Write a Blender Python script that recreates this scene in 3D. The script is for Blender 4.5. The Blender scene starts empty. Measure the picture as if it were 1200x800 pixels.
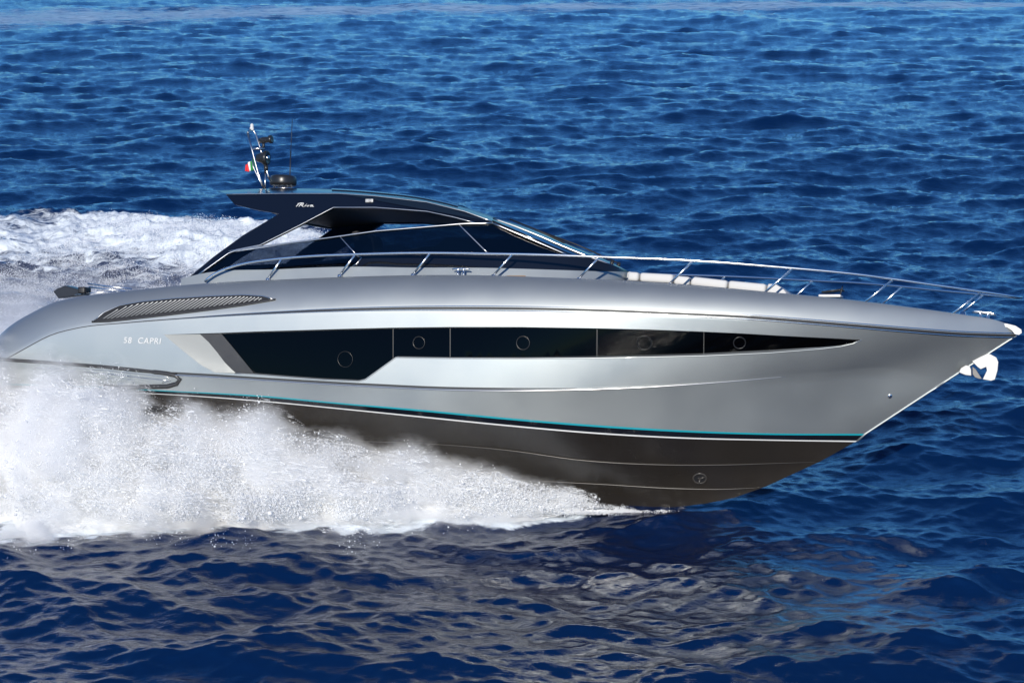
import bpy, bmesh, math, functools
import numpy as np
from mathutils import Vector, Matrix
from mathutils.bvhtree import BVHTree
from mathutils.geometry import delaunay_2d_cdt

# ------------------------------------------------------------------ camera, sky, sun, exposure
scn = bpy.context.scene
COL = scn.collection
R = math.radians
PITCH, HCAM, FPX = R(13.0), 12.5, 2500.0          # camera: 75 mm, 12.5 m above the water, tilted 13 degrees down
cd = bpy.data.cameras.new('camera'); cam = bpy.data.objects.new('camera', cd); COL.objects.link(cam)
cd.sensor_width = 36.0; cd.lens = 36.0 * FPX / 1200.0; cd.clip_start = 0.5; cd.clip_end = 30000
cam.location = (0, 0, HCAM); cam.rotation_euler = (math.pi / 2 - PITCH, 0, 0)
scn.camera = cam
SUN_EL, SUN_AZ = R(24), R(190)                      # azimuth clockwise from +Y (the view direction): sun low behind the camera
world = bpy.data.worlds.new('World'); scn.world = world; world.use_nodes = True
wn = world.node_tree; bgn = wn.nodes['Background']
sky = wn.nodes.new('ShaderNodeTexSky'); sky.sky_type = 'NISHITA'; sky.sun_disc = False
sky.sun_elevation = SUN_EL; sky.sun_rotation = SUN_AZ; sky.air_density = 1.0; sky.dust_density = 0.15; sky.ozone_density = 4.0
tint = wn.nodes.new('ShaderNodeMix'); tint.data_type = 'RGBA'; tint.blend_type = 'MULTIPLY'; tint.inputs[0].default_value = 1.0; tint.inputs[7].default_value = (0.33, 0.74, 1.20, 1)   # a deeper, polarised blue
wn.links.new(sky.outputs[0], tint.inputs[6]); wn.links.new(tint.outputs[2], bgn.inputs[0]); bgn.inputs[1].default_value = 0.098
sd = bpy.data.lights.new('sun', 'SUN'); sd.energy = 4.8; sd.angle = R(0.53); sd.color = (1.0, 0.935, 0.83)
sun = bpy.data.objects.new('sun', sd); COL.objects.link(sun)
sdir = Vector((math.sin(SUN_AZ) * math.cos(SUN_EL), math.cos(SUN_AZ) * math.cos(SUN_EL), math.sin(SUN_EL)))
sun.rotation_euler = sdir.to_track_quat('Z', 'Y').to_euler(); sun.location = sdir * 60
scn.view_settings.view_transform = 'Standard'; scn.view_settings.look = 'None'
scn.view_settings.exposure = 0.1; scn.view_settings.gamma = 1.0
scn.render.engine = 'CYCLES'
scn.cycles.use_denoising = True
scn.cycles.max_bounces = 16; scn.cycles.diffuse_bounces = 4; scn.cycles.transparent_max_bounces = 24
scn.cycles.caustics_reflective = False; scn.cycles.caustics_refractive = False
scn.cycles.sample_clamp_indirect = 6.0

# ------------------------------------------------------------------ frames: camera rays and the boat's own axes
CF = np.array([0, math.cos(PITCH), -math.sin(PITCH)]); CR = np.array([1.0, 0, 0]); CU = np.array([0, math.sin(PITCH), math.cos(PITCH)])
CP = np.array([0, 0, HCAM])
def ray(px, py): return CF + CR * ((px - 600) / FPX) + CU * ((400 - py) / FPX)
YAW, TRIM, HEEL = R(15), R(3.0), R(15.5)            # bow towards the camera, bow up, leaning to port (away)
BOATM = Matrix.Rotation(-YAW, 3, 'Z') @ Matrix.Rotation(-TRIM, 3, 'Y') @ Matrix.Rotation(-HEEL, 3, 'X')
BM = np.array(BOATM)
_r = ray(760, 596); ORG = CP + _r * (HCAM / -_r[2])  # where the keel leaves the water
LC = BM.T @ (CP - ORG)                              # camera in boat axes
def lray(px, py): return BM.T @ ray(px, py)
def bp(px, py, y=0.0):                              # the point of the boat's plane y = const seen at a picture position
    d = lray(px, py); t = (y - LC[1]) / d[1]
    return LC + d * t
def b2w(p): return ORG + BM @ np.asarray(p, float)
def proj(p):                                        # boat point -> picture position (1200x800)
    q = BM @ np.asarray(p, float) + ORG - CP
    z = q @ CF
    return (600 + FPX * (q @ CR) / z, 400 - FPX * (q @ CU) / z)
def pchip(xs, ys):
    xs = np.asarray(xs, float); ys = np.asarray(ys, float)
    h = np.diff(xs); d = np.diff(ys) / h; m = np.zeros_like(ys)
    m[0], m[-1] = d[0], d[-1]
    for i in range(1, len(xs) - 1):                 # Fritsch-Carlson style limited three point slope
        m[i] = (d[i-1] * h[i] + d[i] * h[i-1]) / (h[i-1] + h[i])
    def f(x):
        x = np.asarray(x, float); i = np.clip(np.searchsorted(xs, x) - 1, 0, len(xs) - 2)
        t = (x - xs[i]) / h[i]
        return ((1 + 2*t) * (1-t)**2 * ys[i] + t * (1-t)**2 * h[i] * m[i] + t*t*(3-2*t) * ys[i+1] + t*t*(t-1) * h[i] * m[i+1])
    return f

# ------------------------------------------------------------------ materials
def mat(name, base=(0.5, 0.5, 0.5), rough=0.4, metal=0.0, spec=0.5, coat=0.0, bump=None, var=None, emit=None):
    m = bpy.data.materials.new(name); m.use_nodes = True; nt = m.node_tree; b = nt.nodes['Principled BSDF']
    b.inputs['Base Color'].default_value = (*base, 1); b.inputs['Roughness'].default_value = rough
    b.inputs['Metallic'].default_value = metal; b.inputs['Specular IOR Level'].default_value = spec
    b.inputs['Coat Weight'].default_value = coat; b.inputs['Coat Roughness'].default_value = 0.05
    tc = nt.nodes.new('ShaderNodeTexCoord')
    if var:                                         # (scale, amount): soft unevenness of colour and gloss
        n = nt.nodes.new('ShaderNodeTexNoise'); n.inputs['Scale'].default_value = var[0]; n.inputs['Detail'].default_value = 6
        nt.links.new(tc.outputs['Object'], n.inputs['Vector'])
        mx = nt.nodes.new('ShaderNodeMix'); mx.data_type = 'RGBA'
        mx.inputs[6].default_value = (*[c * (1 - var[1]) for c in base], 1); mx.inputs[7].default_value = (*[min(1, c * (1 + var[1])) for c in base], 1)
        nt.links.new(n.outputs['Fac'], mx.inputs[0]); nt.links.new(mx.outputs[2], b.inputs['Base Color'])
        mr = nt.nodes.new('ShaderNodeMapRange'); mr.inputs[3].default_value = rough * 0.85; mr.inputs[4].default_value = min(1, rough * 1.2)
        nt.links.new(n.outputs['Fac'], mr.inputs[0]); nt.links.new(mr.outputs[0], b.inputs['Roughness'])
    if bump:                                        # (scale, strength, distance)
        n = nt.nodes.new('ShaderNodeTexNoise'); n.inputs['Scale'].default_value = bump[0]; n.inputs['Detail'].default_value = 3
        nt.links.new(tc.outputs['Object'], n.inputs['Vector'])
        bn = nt.nodes.new('ShaderNodeBump'); bn.inputs['Strength'].default_value = bump[1]; bn.inputs['Distance'].default_value = bump[2]
        nt.links.new(n.outputs['Fac'], bn.inputs['Height']); nt.links.new(bn.outputs[0], b.inputs['Normal'])
    if emit: b.inputs['Emission Color'].default_value = (*emit[0], 1); b.inputs['Emission Strength'].default_value = emit[1]
    return m
M_SILVER = mat('silver_paint', (0.385, 0.410, 0.408), 0.43, 0.80, 0.5, 0.45, var=(0.9, 0.03))
M_DECK = mat('deck_gelcoat', (0.29, 0.32, 0.335), 0.42, 0.45, 0.5, 0.1, var=(2, 0.04))
M_BOTTOM = mat('antifouling_brown', (0.024, 0.0205, 0.017), 0.24, 0.0, 0.5, 0.0, var=(1.3, 0.25), bump=(5, 0.12, 0.02))
M_TEAL = mat('teal_stripe', (0.008, 0.27, 0.33), 0.3, 0, 0.5, 0.4)
M_BLACK = mat('gloss_black', (0.006, 0.007, 0.010), 0.08, 0, 0.5, 0.3)
M_MATTE = mat('matt_black', (0.012, 0.012, 0.013), 0.5)
M_NAVY = mat('navy_roof_paint', (0.004, 0.007, 0.016), 0.2, 0.0, 0.2, 0.1)
M_WHITE = mat('white_stripe', (0.60, 0.60, 0.59), 0.35)
M_CHROME = mat('polished_steel', (0.86, 0.85, 0.83), 0.24, 1.0)
M_BRUSH = mat('satin_steel', (0.62, 0.61, 0.60), 0.28, 1.0)
M_ANTHRA = mat('anthracite_panel', (0.048, 0.048, 0.05), 0.42, 0.4, var=(6, 0.1))
M_GLASSB = mat('black_hull_glass', (0.0007, 0.0007, 0.0008), 0.05, 0, 0.12)
M_PLASTIC = mat('black_plastic', (0.016, 0.017, 0.019), 0.32, bump=(60, 0.05, 0.01))
M_CUSHION = mat('white_cushion', (0.52, 0.52, 0.51), 0.75, bump=(30, 0.2, 0.02))
M_SEAT = mat('dark_upholstery', (0.035, 0.033, 0.034), 0.7, bump=(40, 0.2, 0.02))
M_TEAK = mat('teak_sole', (0.26, 0.17, 0.095), 0.6, var=(5, 0.2))
M_STEELW = mat('galvanised_white_steel', (0.42, 0.42, 0.415), 0.5, 0.25)
def glass_mat(name, tint, gloss):
    m = bpy.data.materials.new(name); m.use_nodes = True; nt = m.node_tree; nt.nodes.clear()
    o = nt.nodes.new('ShaderNodeOutputMaterial'); tr = nt.nodes.new('ShaderNodeBsdfTransparent'); gl = nt.nodes.new('ShaderNodeBsdfGlossy')
    fr = nt.nodes.new('ShaderNodeFresnel'); fr.inputs[0].default_value = gloss; mx = nt.nodes.new('ShaderNodeMixShader')
    tr.inputs[0].default_value = (*tint, 1); gl.inputs['Roughness'].default_value = 0.02
    nt.links.new(fr.outputs[0], mx.inputs[0]); nt.links.new(tr.outputs[0], mx.inputs[1]); nt.links.new(gl.outputs[0], mx.inputs[2])
    nt.links.new(mx.outputs[0], o.inputs[0]); return m
M_TINT = glass_mat('tinted_glass', (0.26, 0.30, 0.36), 1.5)
M_TINTD = glass_mat('dark_tinted_glass', (0.15, 0.18, 0.22), 1.6)

# ------------------------------------------------------------------ mesh helpers
def link(name, me, m, parent=None, smooth=True, label=None):
    for mm in (m if isinstance(m, (list, tuple)) else [m]): me.materials.append(mm)
    if smooth is True: me.polygons.foreach_set('use_smooth', [True] * len(me.polygons))
    o = bpy.data.objects.new(name, me); COL.objects.link(o)
    if parent is not None: o.parent = parent
    if label: o['label'] = label
    return o
class MB:
    def __init__(s): s.v = []; s.f = []; s.mi = []; s.cur = 0
    def add(s, vs, fs):
        k = len(s.v); s.v += [tuple(map(float, p)) for p in vs]; s.f += [tuple(i + k for i in f) for f in fs]; s.mi += [s.cur] * len(fs); return k
    def mirror(s):                                   # a copy on the other side of the centreline
        q = MB(); q.v = [(x, -y, z) for x, y, z in s.v]; q.f = [tuple(reversed(f)) for f in s.f]; q.mi = list(s.mi); return q
    def grid(s, rows, closed=False):                 # rows: list of equally long point lists
        n = len(rows[0]); vs = [p for r in rows for p in r]; fs = []
        for i in range(len(rows) - 1):
            for j in range(n - (0 if closed else 1)):
                a, b = i*n + j, i*n + (j+1) % n
                fs.append((a, b, b + n, a + n))
        return s.add(vs, fs)
    def tube(s, pts, r, seg=8, caps=True):
        pts = [np.asarray(p, float) for p in pts]; n = len(pts); rr = r if hasattr(r, '__len__') else [r] * n
        rings = []; up = None
        for i, p in enumerate(pts):
            t = pts[min(i+1, n-1)] - pts[max(i-1, 0)]; t = t / (np.linalg.norm(t) + 1e-12)
            if up is None: up = np.array([0, 0, 1.0]) if abs(t[2]) < 0.9 else np.array([0, 1.0, 0])
            a = np.cross(t, up); a /= np.linalg.norm(a); b = np.cross(a, t); up = b
            rings.append([p + rr[i] * (a * math.cos(2*math.pi*k/seg) + b * math.sin(2*math.pi*k/seg)) for k in range(seg)])
        k = s.grid(rings, True)
        if caps:
            m = len(s.v); s.v += [tuple(pts[0]), tuple(pts[-1])]
            for j in range(seg):
                s.f.append((m, k + (j+1) % seg, k + j)); s.f.append((m+1, k + (n-1)*seg + j, k + (n-1)*seg + (j+1) % seg)); s.mi += [s.cur] * 2
    def lathe(s, p, axis, prof, seg=20):             # prof: (distance along axis, radius)
        p = np.asarray(p, float); ax = np.asarray(axis, float); ax /= np.linalg.norm(ax)
        u = np.array([0, 0, 1.0]) if abs(ax[2]) < 0.9 else np.array([1.0, 0, 0])
        a = np.cross(ax, u); a /= np.linalg.norm(a); b = np.cross(ax, a)
        s.grid([[p + ax*d + max(rd, 1e-4) * (a*math.cos(2*math.pi*k/seg) + b*math.sin(2*math.pi*k/seg)) for k in range(seg)] for d, rd in prof], True)
    def torus(s, p, axis, R0, r, seg=28, m=8):
        p = np.asarray(p, float); ax = np.asarray(axis, float); ax /= np.linalg.norm(ax)
        u = np.array([0, 0, 1.0]) if abs(ax[2]) < 0.9 else np.array([1.0, 0, 0])
        a = np.cross(ax, u); a /= np.linalg.norm(a); b = np.cross(ax, a); rings = []
        for i in range(seg + 1):
            t = 2*math.pi*i/seg; c = a*math.cos(t) + b*math.sin(t)
            rings.append([p + c*(R0 + r*math.cos(2*math.pi*k/m)) + ax*r*math.sin(2*math.pi*k/m) for k in range(m)])
        s.grid(rings, True)
    def box(s, c, size, ux=(1,0,0), uy=(0,1,0), uz=(0,0,1)):
        c = np.asarray(c, float); ux, uy, uz = (np.asarray(q, float) for q in (ux, uy, uz)); h = np.asarray(size, float) / 2
        vs = [c + ux*h[0]*i + uy*h[1]*j + uz*h[2]*k for k in (-1, 1) for j in (-1, 1) for i in (-1, 1)]
        s.add(vs, [(0,2,3,1), (4,5,7,6), (0,1,5,4), (2,6,7,3), (0,4,6,2), (1,3,7,5)])
    def slab(s, poly, shift):                        # polygon (3D points) given thickness along a vector
        n = len(poly); a = [np.asarray(p, float) for p in poly]; sh = np.asarray(shift, float)
        k = s.add(a + [p + sh for p in a], [tuple(range(n)), tuple(range(2*n - 1, n - 1, -1))])
        for i in range(n):
            j = (i + 1) % n; s.f.append((k + i, k + n + i, k + n + j, k + j)); s.mi.append(s.cur)
    def build(s, name, m, parent=None, smooth=True, bevel=0, label=None, weld=False, auto=None):
        me = bpy.data.meshes.new(name); me.from_pydata(s.v, [], s.f); me.update()
        bm = bmesh.new(); bm.from_mesh(me)
        if len(s.mi) == len(s.f) and any(s.mi):
            for f, i in zip(bm.faces, s.mi): f.material_index = i
        if weld: bmesh.ops.remove_doubles(bm, verts=bm.verts, dist=1e-4)
        bmesh.ops.recalc_face_normals(bm, faces=bm.faces)
        if bevel:
            es = [e for e in bm.edges if e.is_manifold and e.calc_face_angle(0) > 0.5]
            bmesh.ops.bevel(bm, geom=es, offset=bevel, segments=2, profile=0.6, affect='EDGES')
        if auto is not None:
            for e in bm.edges:
                if e.is_manifold and e.calc_face_angle(0) > auto: e.smooth = False
        bm.to_mesh(me); bm.free()
        return link(name, me, m, parent, smooth, label)
def both(mb, name, m, parent, **k):                  # starboard part and its mirror on the port side
    a = mb.build(name, m, parent, **k); b = mb.mirror().build(name, m, parent, **k); return a, b
def empty(name, loc=(0,0,0)):
    o = bpy.data.objects.new(name, None); COL.objects.link(o); o.location = loc; o.empty_display_size = 0.3; return o
def tag(o, label, cat, group=None, kind=None):
    o['label'] = label
    if cat: o['category'] = cat
    if group: o['group'] = group
    if kind: o['kind'] = kind
    return o
def place(o):                                        # put a top-level object modelled in boat axes into the boat's attitude
    o.matrix_world = Matrix.Translation(Vector(ORG)) @ BOATM.to_4x4(); return o
# ------------------------------------------------------------------ the yacht
yacht = place(empty('motor_yacht'))
tag(yacht, 'sleek silver motor yacht with a navy hardtop planing fast across the blue sea', 'yacht')

XM = -4.0
class Line:                                          # a feature line of the hull: picture trace + plan shape
    def __init__(s, pts, B, L, n, taper=0.05, x_end=None):
        s.f = pchip([p[0] for p in pts], [p[1] for p in pts]); s.p0, s.p1 = pts[0][0], pts[-1][0]
        s.B, s.L, s.n, s.taper = B, L, n, taper
        s.xe = bp(pts[-1][0], pts[-1][1], 0.0)[0]
    def half(s, x):
        q = np.clip((s.xe - x) / s.L, 0, 1); g = 1 - (1 - q) ** s.n
        return s.B * g * (1 - s.taper * np.clip((-5 - x) / 7, 0, 2) ** 2)
    def at(s, px, py=None):
        py = s.f(px) if py is None else py; y = -s.B
        for _ in range(60):
            p = bp(px, py, y); yn = -s.half(p[0]); y = 0.5 * y + 0.5 * yn
        return bp(px, py, y)
    def sample(s, tt):
        return np.array([s.at(s.p0 + (s.p1 - s.p0) * t) for t in tt])
P0 = -8
NT = 170
tt = 1 - (1 - np.linspace(0, 1, NT)) ** 1.35
L_deck = Line([(P0,402),(3,389),(15,379.5),(40,365),(60,355.5),(85,349),(130,343),(200,335.5),(240,332),(330,327.5),(420,324),(480,322.5),(560,322.5),(640,325),(740,329),(800,333),(900,342),(1000,352),(1080,362),(1130,369),(1170,376),(1188,382.5)], 2.12, 9.5, 2.3)
L_rub = Line([(P0,428),(12,418),(30,408),(60,392.5),(90,384.5),(150,378),(200,374),(300,367.5),(400,363),(460,361.5),(540,361),(640,362),(700,363.5),(800,367.5),(880,371.5),(940,376),(1000,381),(1060,386),(1130,391),(1191,393)], 2.46, 9.6, 2.25)
L_cre = Line([(P0,431.5),(100,433.5),(245,439.5),(300,443),(430,450.5),(520,454.5),(640,455.5),(760,452.5),(860,446.5),(960,438),(1050,434),(1101,451)], 2.36, 9.4, 2.1)
L_teal = Line([(P0,449),(100,452),(185,457),(300,463),(400,472),(500,480.5),(600,490),(700,498),(800,504),(900,507.5),(1014,508)], 2.29, 8.6, 1.95)
L_wht = Line([(P0,455),(100,458),(200,462),(300,469),(400,478.5),(500,488.5),(600,498.5),(700,507),(800,512.5),(900,515),(1004,516.5)], 2.23, 8.4, 1.95)
L_r1 = Line([(P0,500),(300,512),(600,527),(680,538),(780,543.5),(850,543.5),(900,542),(962,540)], 1.42, 7.6, 1.9, 0)
L_r2 = Line([(P0,545),(300,550),(600,561),(700,566),(800,571.5),(850,572),(898,569.5)], 0.75, 7.0, 1.8, 0)
r_deck, r_rub, r_cre, r_teal, r_wht, r_r1, r_r2 = (l.sample(tt) for l in (L_deck, L_rub, L_cre, L_teal, L_wht, L_r1, L_r2))
kf = pchip([-13.2, -6, -1.2, 0, 0.75, 1.6, 2.25], [-0.02, -0.02, -0.01, 0, 0.045, 0.15, bp(860, 583, 0)[2]])
xk = bp(860, 583, 0)[0]
x0k = r_wht[0][0]
r_keel = np.array([(x, 0.0, float(np.interp(x, [-14, -1.5], [-0.02, -0.02]))) for x in x0k + (xk - x0k) * tt])
stem_f = pchip([760, 800, 830, 860], [596, 593, 589, 583])
xs_, zs_ = [], []
for px in np.linspace(760, 860, 30):
    q = bp(px, float(stem_f(px)), 0); xs_.append(q[0]); zs_.append(q[2])
z_k0 = zs_[0]
r_keel[:, 2] = np.interp(r_keel[:, 0], [-14] + xs_, [z_k0 - 0.02] + zs_)
def rowmix(a, b, s, bulge=0.0):
    p = a + (b - a) * s; p = p.copy(); p[:, 1] -= bulge * 4 * s * (1 - s) * np.minimum(1, np.abs(a[:, 1] + b[:, 1]) / 2.5); return p
def gun(s):                                          # rounded gunwale between rub line and deck edge
    th = s * math.pi / 2; w = 0.55
    fy = w * math.cos(th) + (1 - w) * (1 - s); fz = w * math.sin(th) + (1 - w) * s
    p = r_rub.copy(); p[:, 1] = r_deck[:, 1] + (r_rub[:, 1] - r_deck[:, 1]) * fy
    p[:, 2] = r_rub[:, 2] + (r_deck[:, 2] - r_rub[:, 2]) * fz; p[:, 0] = r_rub[:, 0] + (r_deck[:, 0] - r_rub[:, 0]) * fz; return p
fade = np.clip((0.80 - tt) / 0.25, 0, 1) * np.clip((tt - 0.14) / 0.05, 0, 1)       # the crease ledge runs out towards the bow
r_cre_lo = r_cre.copy(); r_cre_lo[:, 1] -= 0.030 * fade; r_cre_lo[:, 2] -= 0.035 * fade
r_r1_lo = r_r1.copy(); r_r1_lo[:, 2] -= 0.07 * np.clip((1 - tt) * 6, 0, 1); r_r1_lo[:, 1] += 0.09 * np.clip((1 - tt) * 6, 0, 1)
r_r2_lo = r_r2.copy(); r_r2_lo[:, 2] -= 0.045 * np.clip((1 - tt) * 6, 0, 1); r_r2_lo[:, 1] += 0.05 * np.clip((1 - tt) * 6, 0, 1)
SIDE = [rowmix(r_cre, r_rub, s, 0.015) for s in np.linspace(0, 1, 15)]
LOW = [rowmix(r_teal, r_cre_lo, s, -0.0) for s in np.linspace(0, 1, 7)]
GUN = [gun(s) for s in np.linspace(0, 1, 11)]
plain = MB(); plain.grid(LOW[:-1] + SIDE + GUN[1:])
BVH = BVHTree.FromPolygons(plain.v, plain.f)
def hit(px, py):                                     # where the camera's ray meets the starboard hull side
    d = Vector(lray(px, py)).normalized(); loc, nrm, i, dist = BVH.ray_cast(Vector(LC), d)
    if loc is None:
        loc, nrm, i, dist = BVH.find_nearest(Vector(bp(px, py, -2.3)))
    if nrm.y > 0: nrm = -nrm
    return np.array(loc), np.array(nrm)
def inside(poly, p):
    x, y = p; c = False; n = len(poly)
    for i in range(n):
        (x1, y1), (x2, y2) = poly[i], poly[(i+1) % n]
        if (y1 > y) != (y2 > y) and x < (x2 - x1) * (y - y1) / (y2 - y1) + x1: c = not c
    return c
def dense(poly, step=6, close=True):
    out = []
    n = len(poly)
    for i in range(n if close else n - 1):
        a = np.array(poly[i], float); b = np.array(poly[(i+1) % n], float); k = max(1, int(np.linalg.norm(b - a) / step))
        out += [tuple(a + (b - a) * j / k) for j in range(k)]
    if not close: out.append(tuple(poly[-1]))
    return out
def patch(poly, depth, grid=8, step=6):              # polygon drawn on the hull side, laid at a depth (>0 inboard) -> verts, faces
    P = dense(poly, step); n = len(P); xs = [p[0] for p in P]; ys = [p[1] for p in P]
    pts = [Vector(p) for p in P]
    for gx in np.arange(min(xs) + grid/2, max(xs), grid):
        for gy in np.arange(min(ys) + grid/2, max(ys), grid):
            if inside(P, (gx, gy)): pts.append(Vector((gx, gy)))
    vv, ee, ff, *_ = delaunay_2d_cdt(pts, [(i, (i+1) % n) for i in range(n)], [list(range(n))], 1, 1e-5)
    V = []
    for v in vv:
        q, nr = hit(v.x, v.y); dd = depth(v.x, v.y) if callable(depth) else depth
        V.append(q - nr * dd)
    return V, [tuple(f) for f in ff]

# window recess of the hull side
W_TOP = [(192,392),(232,390.8),(256,390),(300,388.3),(400,385.3),(459,383.8),(526,383),(612,383),(699,384.5),(760,386),(825,388.5),(867,390.5),(920,393.5),(970,396),(1010,398)]
W_BOT = [(1010,398),(1000,402.5),(985,406),(960,409),(900,413.5),(825,416.8),(760,418.4),(699,419.4),(612,420),(526,419.6),(464,418.6),(428,444.5),(420,446.5),(380,444.8),(340,442),(297,438.6),(275,437.4),(252,436.5)]
W_LEFT = [(252,436.5),(236,428),(222,417),(206,404),(192,392)]
OUT = W_TOP[:-1] + W_BOT[:-1] + W_LEFT[:-1]
def wdepth(x, y=0): return 0.085 * min(1.0, max(0.06, (1012 - x) / 120))
outd = dense(OUT, 5)
# hull side with the recess cut out, welded from the loft's own rows
sp = np.array(SIDE)                                  # rows x NT x 3
P2, P3, idx = [], [], {}
for i in range(sp.shape[0]):
    for j in range(NT - 1):
        u = proj(sp[i, j])
        if 0 < i < sp.shape[0] - 1 and 0 < j and inside([(a, b) for a, b in outd], u): continue
        if 0 < i < sp.shape[0] - 1 and j > 0 and min((u[0]-a)**2 + (u[1]-b)**2 for a, b in outd) < 4.0: continue
        idx[(i, j)] = len(P2); P2.append(Vector(u)); P3.append(sp[i, j])
edges = []
nr_ = sp.shape[0] - 1
for j in range(NT - 2): edges += [(idx[(0, j)], idx[(0, j+1)]), (idx[(nr_, j)], idx[(nr_, j+1)])]
for i in range(nr_): edges += [(idx[(i, 0)], idx[(i+1, 0)]), (idx[(i, NT-2)], idx[(i+1, NT-2)])]
k0 = len(P2)
for p in outd: P2.append(Vector(p)); P3.append(hit(*p)[0])
no = len(outd); edges += [(k0 + a, k0 + (a+1) % no) for a in range(no)]
vv, ee, ff, ov, oe, of = delaunay_2d_cdt(P2, edges, [], 0, 1e-6)
border = [tuple(P2[idx[(0, j)]]) for j in range(NT-1)] + [tuple(P2[idx[(i, NT-2)]]) for i in range(1, nr_)] + [tuple(P2[idx[(nr_, j)]]) for j in range(NT-2, -1, -1)] + [tuple(P2[idx[(i, 0)]]) for i in range(nr_-1, 0, -1)]
V3 = [P3[o[0]] if o else hit(v.x, v.y)[0] for v, o in zip(vv, ov)]
side_f = []
for f in ff:
    c = sum((vv[i] for i in f), Vector((0, 0))) / 3
    if inside(outd, c) or not inside(border, c): continue
    side_f.append(tuple(f))
hull = MB()
hull.add(V3, side_f)
hull.grid([SIDE[0], r_cre_lo]); 
hull.grid([[r[NT-2], r[NT-1]] for r in SIDE])
hull.grid(LOW); hull.grid(GUN)
bot = MB()
def sub(a, b, n): return [rowmix(a, b, s) for s in np.linspace(0, 1, n)]
bot.grid(sub(r_wht, r_r1, 4)); bot.grid([r_r1, r_r1_lo]); bot.grid(sub(r_r1_lo, r_r2, 3)); bot.grid([r_r2, r_r2_lo]); bot.grid(sub(r_r2_lo, r_keel, 3))
strip = MB(); strip.grid([r_teal, rowmix(r_teal, r_wht, 0.9), ])
# transom
trans = [r[0] for r in ([r_keel, r_r2, r_r1, r_wht, r_teal] + [LOW[3]] + SIDE[::4] + GUN[2::2])]
tr_full = trans + [(p[0], -p[1], p[2]) for p in reversed(trans[1:])]
def two_sided(mb):
    q = mb.mirror(); mb.add(q.v, q.f); return mb
hull_all = two_sided(hull); hull_all.add(tr_full, [tuple(range(len(tr_full)))])
o_hull = hull_all.build('hull', M_SILVER, yacht, weld=True, auto=0.5)
o_bottom = two_sided(bot).build('hull_bottom', M_BOTTOM, yacht, weld=True, auto=0.25, label='dark brown underside with spray rails')
# boot stripe: teal line, black band, thin white line
def band(a, b, s0, s1, out, name, m, label=None):
    p, q = rowmix(a, b, s0), rowmix(a, b, s1)
    p = p.copy(); q = q.copy(); f = np.clip((1 - tt) * 8, 0.1, 1)
    p[:, 1] -= out * f; q[:, 1] -= out * f
    p2, q2 = rowmix(a, b, s0), rowmix(a, b, s1)
    mb = MB(); mb.grid([p2, p, q, q2]); two_sided(mb)
    return mb.build(name, m, yacht, weld=True, auto=0.5, label=label)
band(r_teal, r_wht, 0.0, 0.24, 0.006, 'boot_stripe', M_TEAL, 'turquoise line along the hull')
band(r_teal, r_wht, 0.24, 0.96, 0.002, 'boot_stripe', M_BLACK, 'black band under the turquoise line')
band(r_teal, r_wht, 0.96, 1.14, 0.010, 'boot_stripe', M_WHITE, 'thin white line under the black band')

for rr_ in (r_r1, r_r2):                             # highlights of the spray rails, painted in as thin lighter tubes
    m = MB(); q_ = rr_.copy(); q_[:, 2] -= 0.015; m.tube([q_[j] for j in range(20, NT - 4)], [0.009 * min(1, (NT - 4 - j) / 30) + 0.002 for j in range(20, NT - 4)], 6)
    m2 = m.mirror(); m.build('rail_highlight', bpy.data.materials.get('rail_edge') or mat('rail_edge', (0.052, 0.047, 0.042), 0.3), yacht); m2.build('rail_highlight', bpy.data.materials['rail_edge'], yacht)
# ------------------------------------------------------------------ hull windows
def wtop(x): return float(np.interp(x, [p[0] for p in W_TOP], [p[1] for p in W_TOP]))
_wb = sorted(W_BOT); 
def wbot(x): return float(np.interp(x, [p[0] for p in _wb], [p[1] for p in _wb]))
rev = MB()                                           # reveal: from the cut edge in to the glass edge
ring0, ring1 = [], []
for a, b in dense(W_TOP, 8, False)[::1]:
    if a < 256: continue
    q, n = hit(a, b); ring0.append(q); q2, n2 = hit(a - 1.0, b + 1.6 * min(1, (1012 - a) / 60)); ring1.append(q2 - n2 * wdepth(a))
for a, b in dense(W_BOT, 8, False):
    if a < 297: continue
    q, n = hit(a, b); ring0.append(q); q2, n2 = hit(a - 1.0 * (a > 990), b - 1.4 * min(1, (1012 - a) / 60)); ring1.append(q2 - n2 * wdepth(a))
rev.grid([ring0, ring1])
both(rev, 'window_reveal', M_SILVER, yacht, auto=0.6)
# ramp, silver darkened to offset the sun, and anthracite panel aft in the recess
RAMP = [(192,392),(206,404),(222,417),(236,428),(252,436.5),(275,437.4),(270,433),(262,425),(253,413),(243,401),(232,390.8)]
xl = lambda y: float(np.interp(y, [392, 404, 417, 428, 436.5, 438], [192, 206, 222, 236, 252, 262]))
xr = lambda y: float(np.interp(y, [390.8, 401, 413, 425, 433, 437.4], [232, 243, 253, 262, 270, 275]))
rp = MB(); rp.add(*patch(RAMP, lambda x, y: 0.002 + 0.062 * np.clip((x - xl(y)) / max(4, xr(y) - xl(y)), 0, 1) ** 0.9, 6, 5))
both(rp, 'window_surround', mat('sun_offset_silver', (0.185, 0.195, 0.195), 0.5, 0.7, 0.5, 0.1), yacht, label='silver ramp leading into the hull window, toned down against the sun')
DARK = [(232,390.8),(243,401),(253,413),(262,425),(270,433),(275,437.4),(297,438.6),(289,429),(272,408),(257,390)]
dp = MB(); dp.add(*patch(DARK, 0.068, 6, 5)); both(dp, 'window_surround', M_ANTHRA, yacht, label='anthracite panel beside the after hull window')
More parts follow.
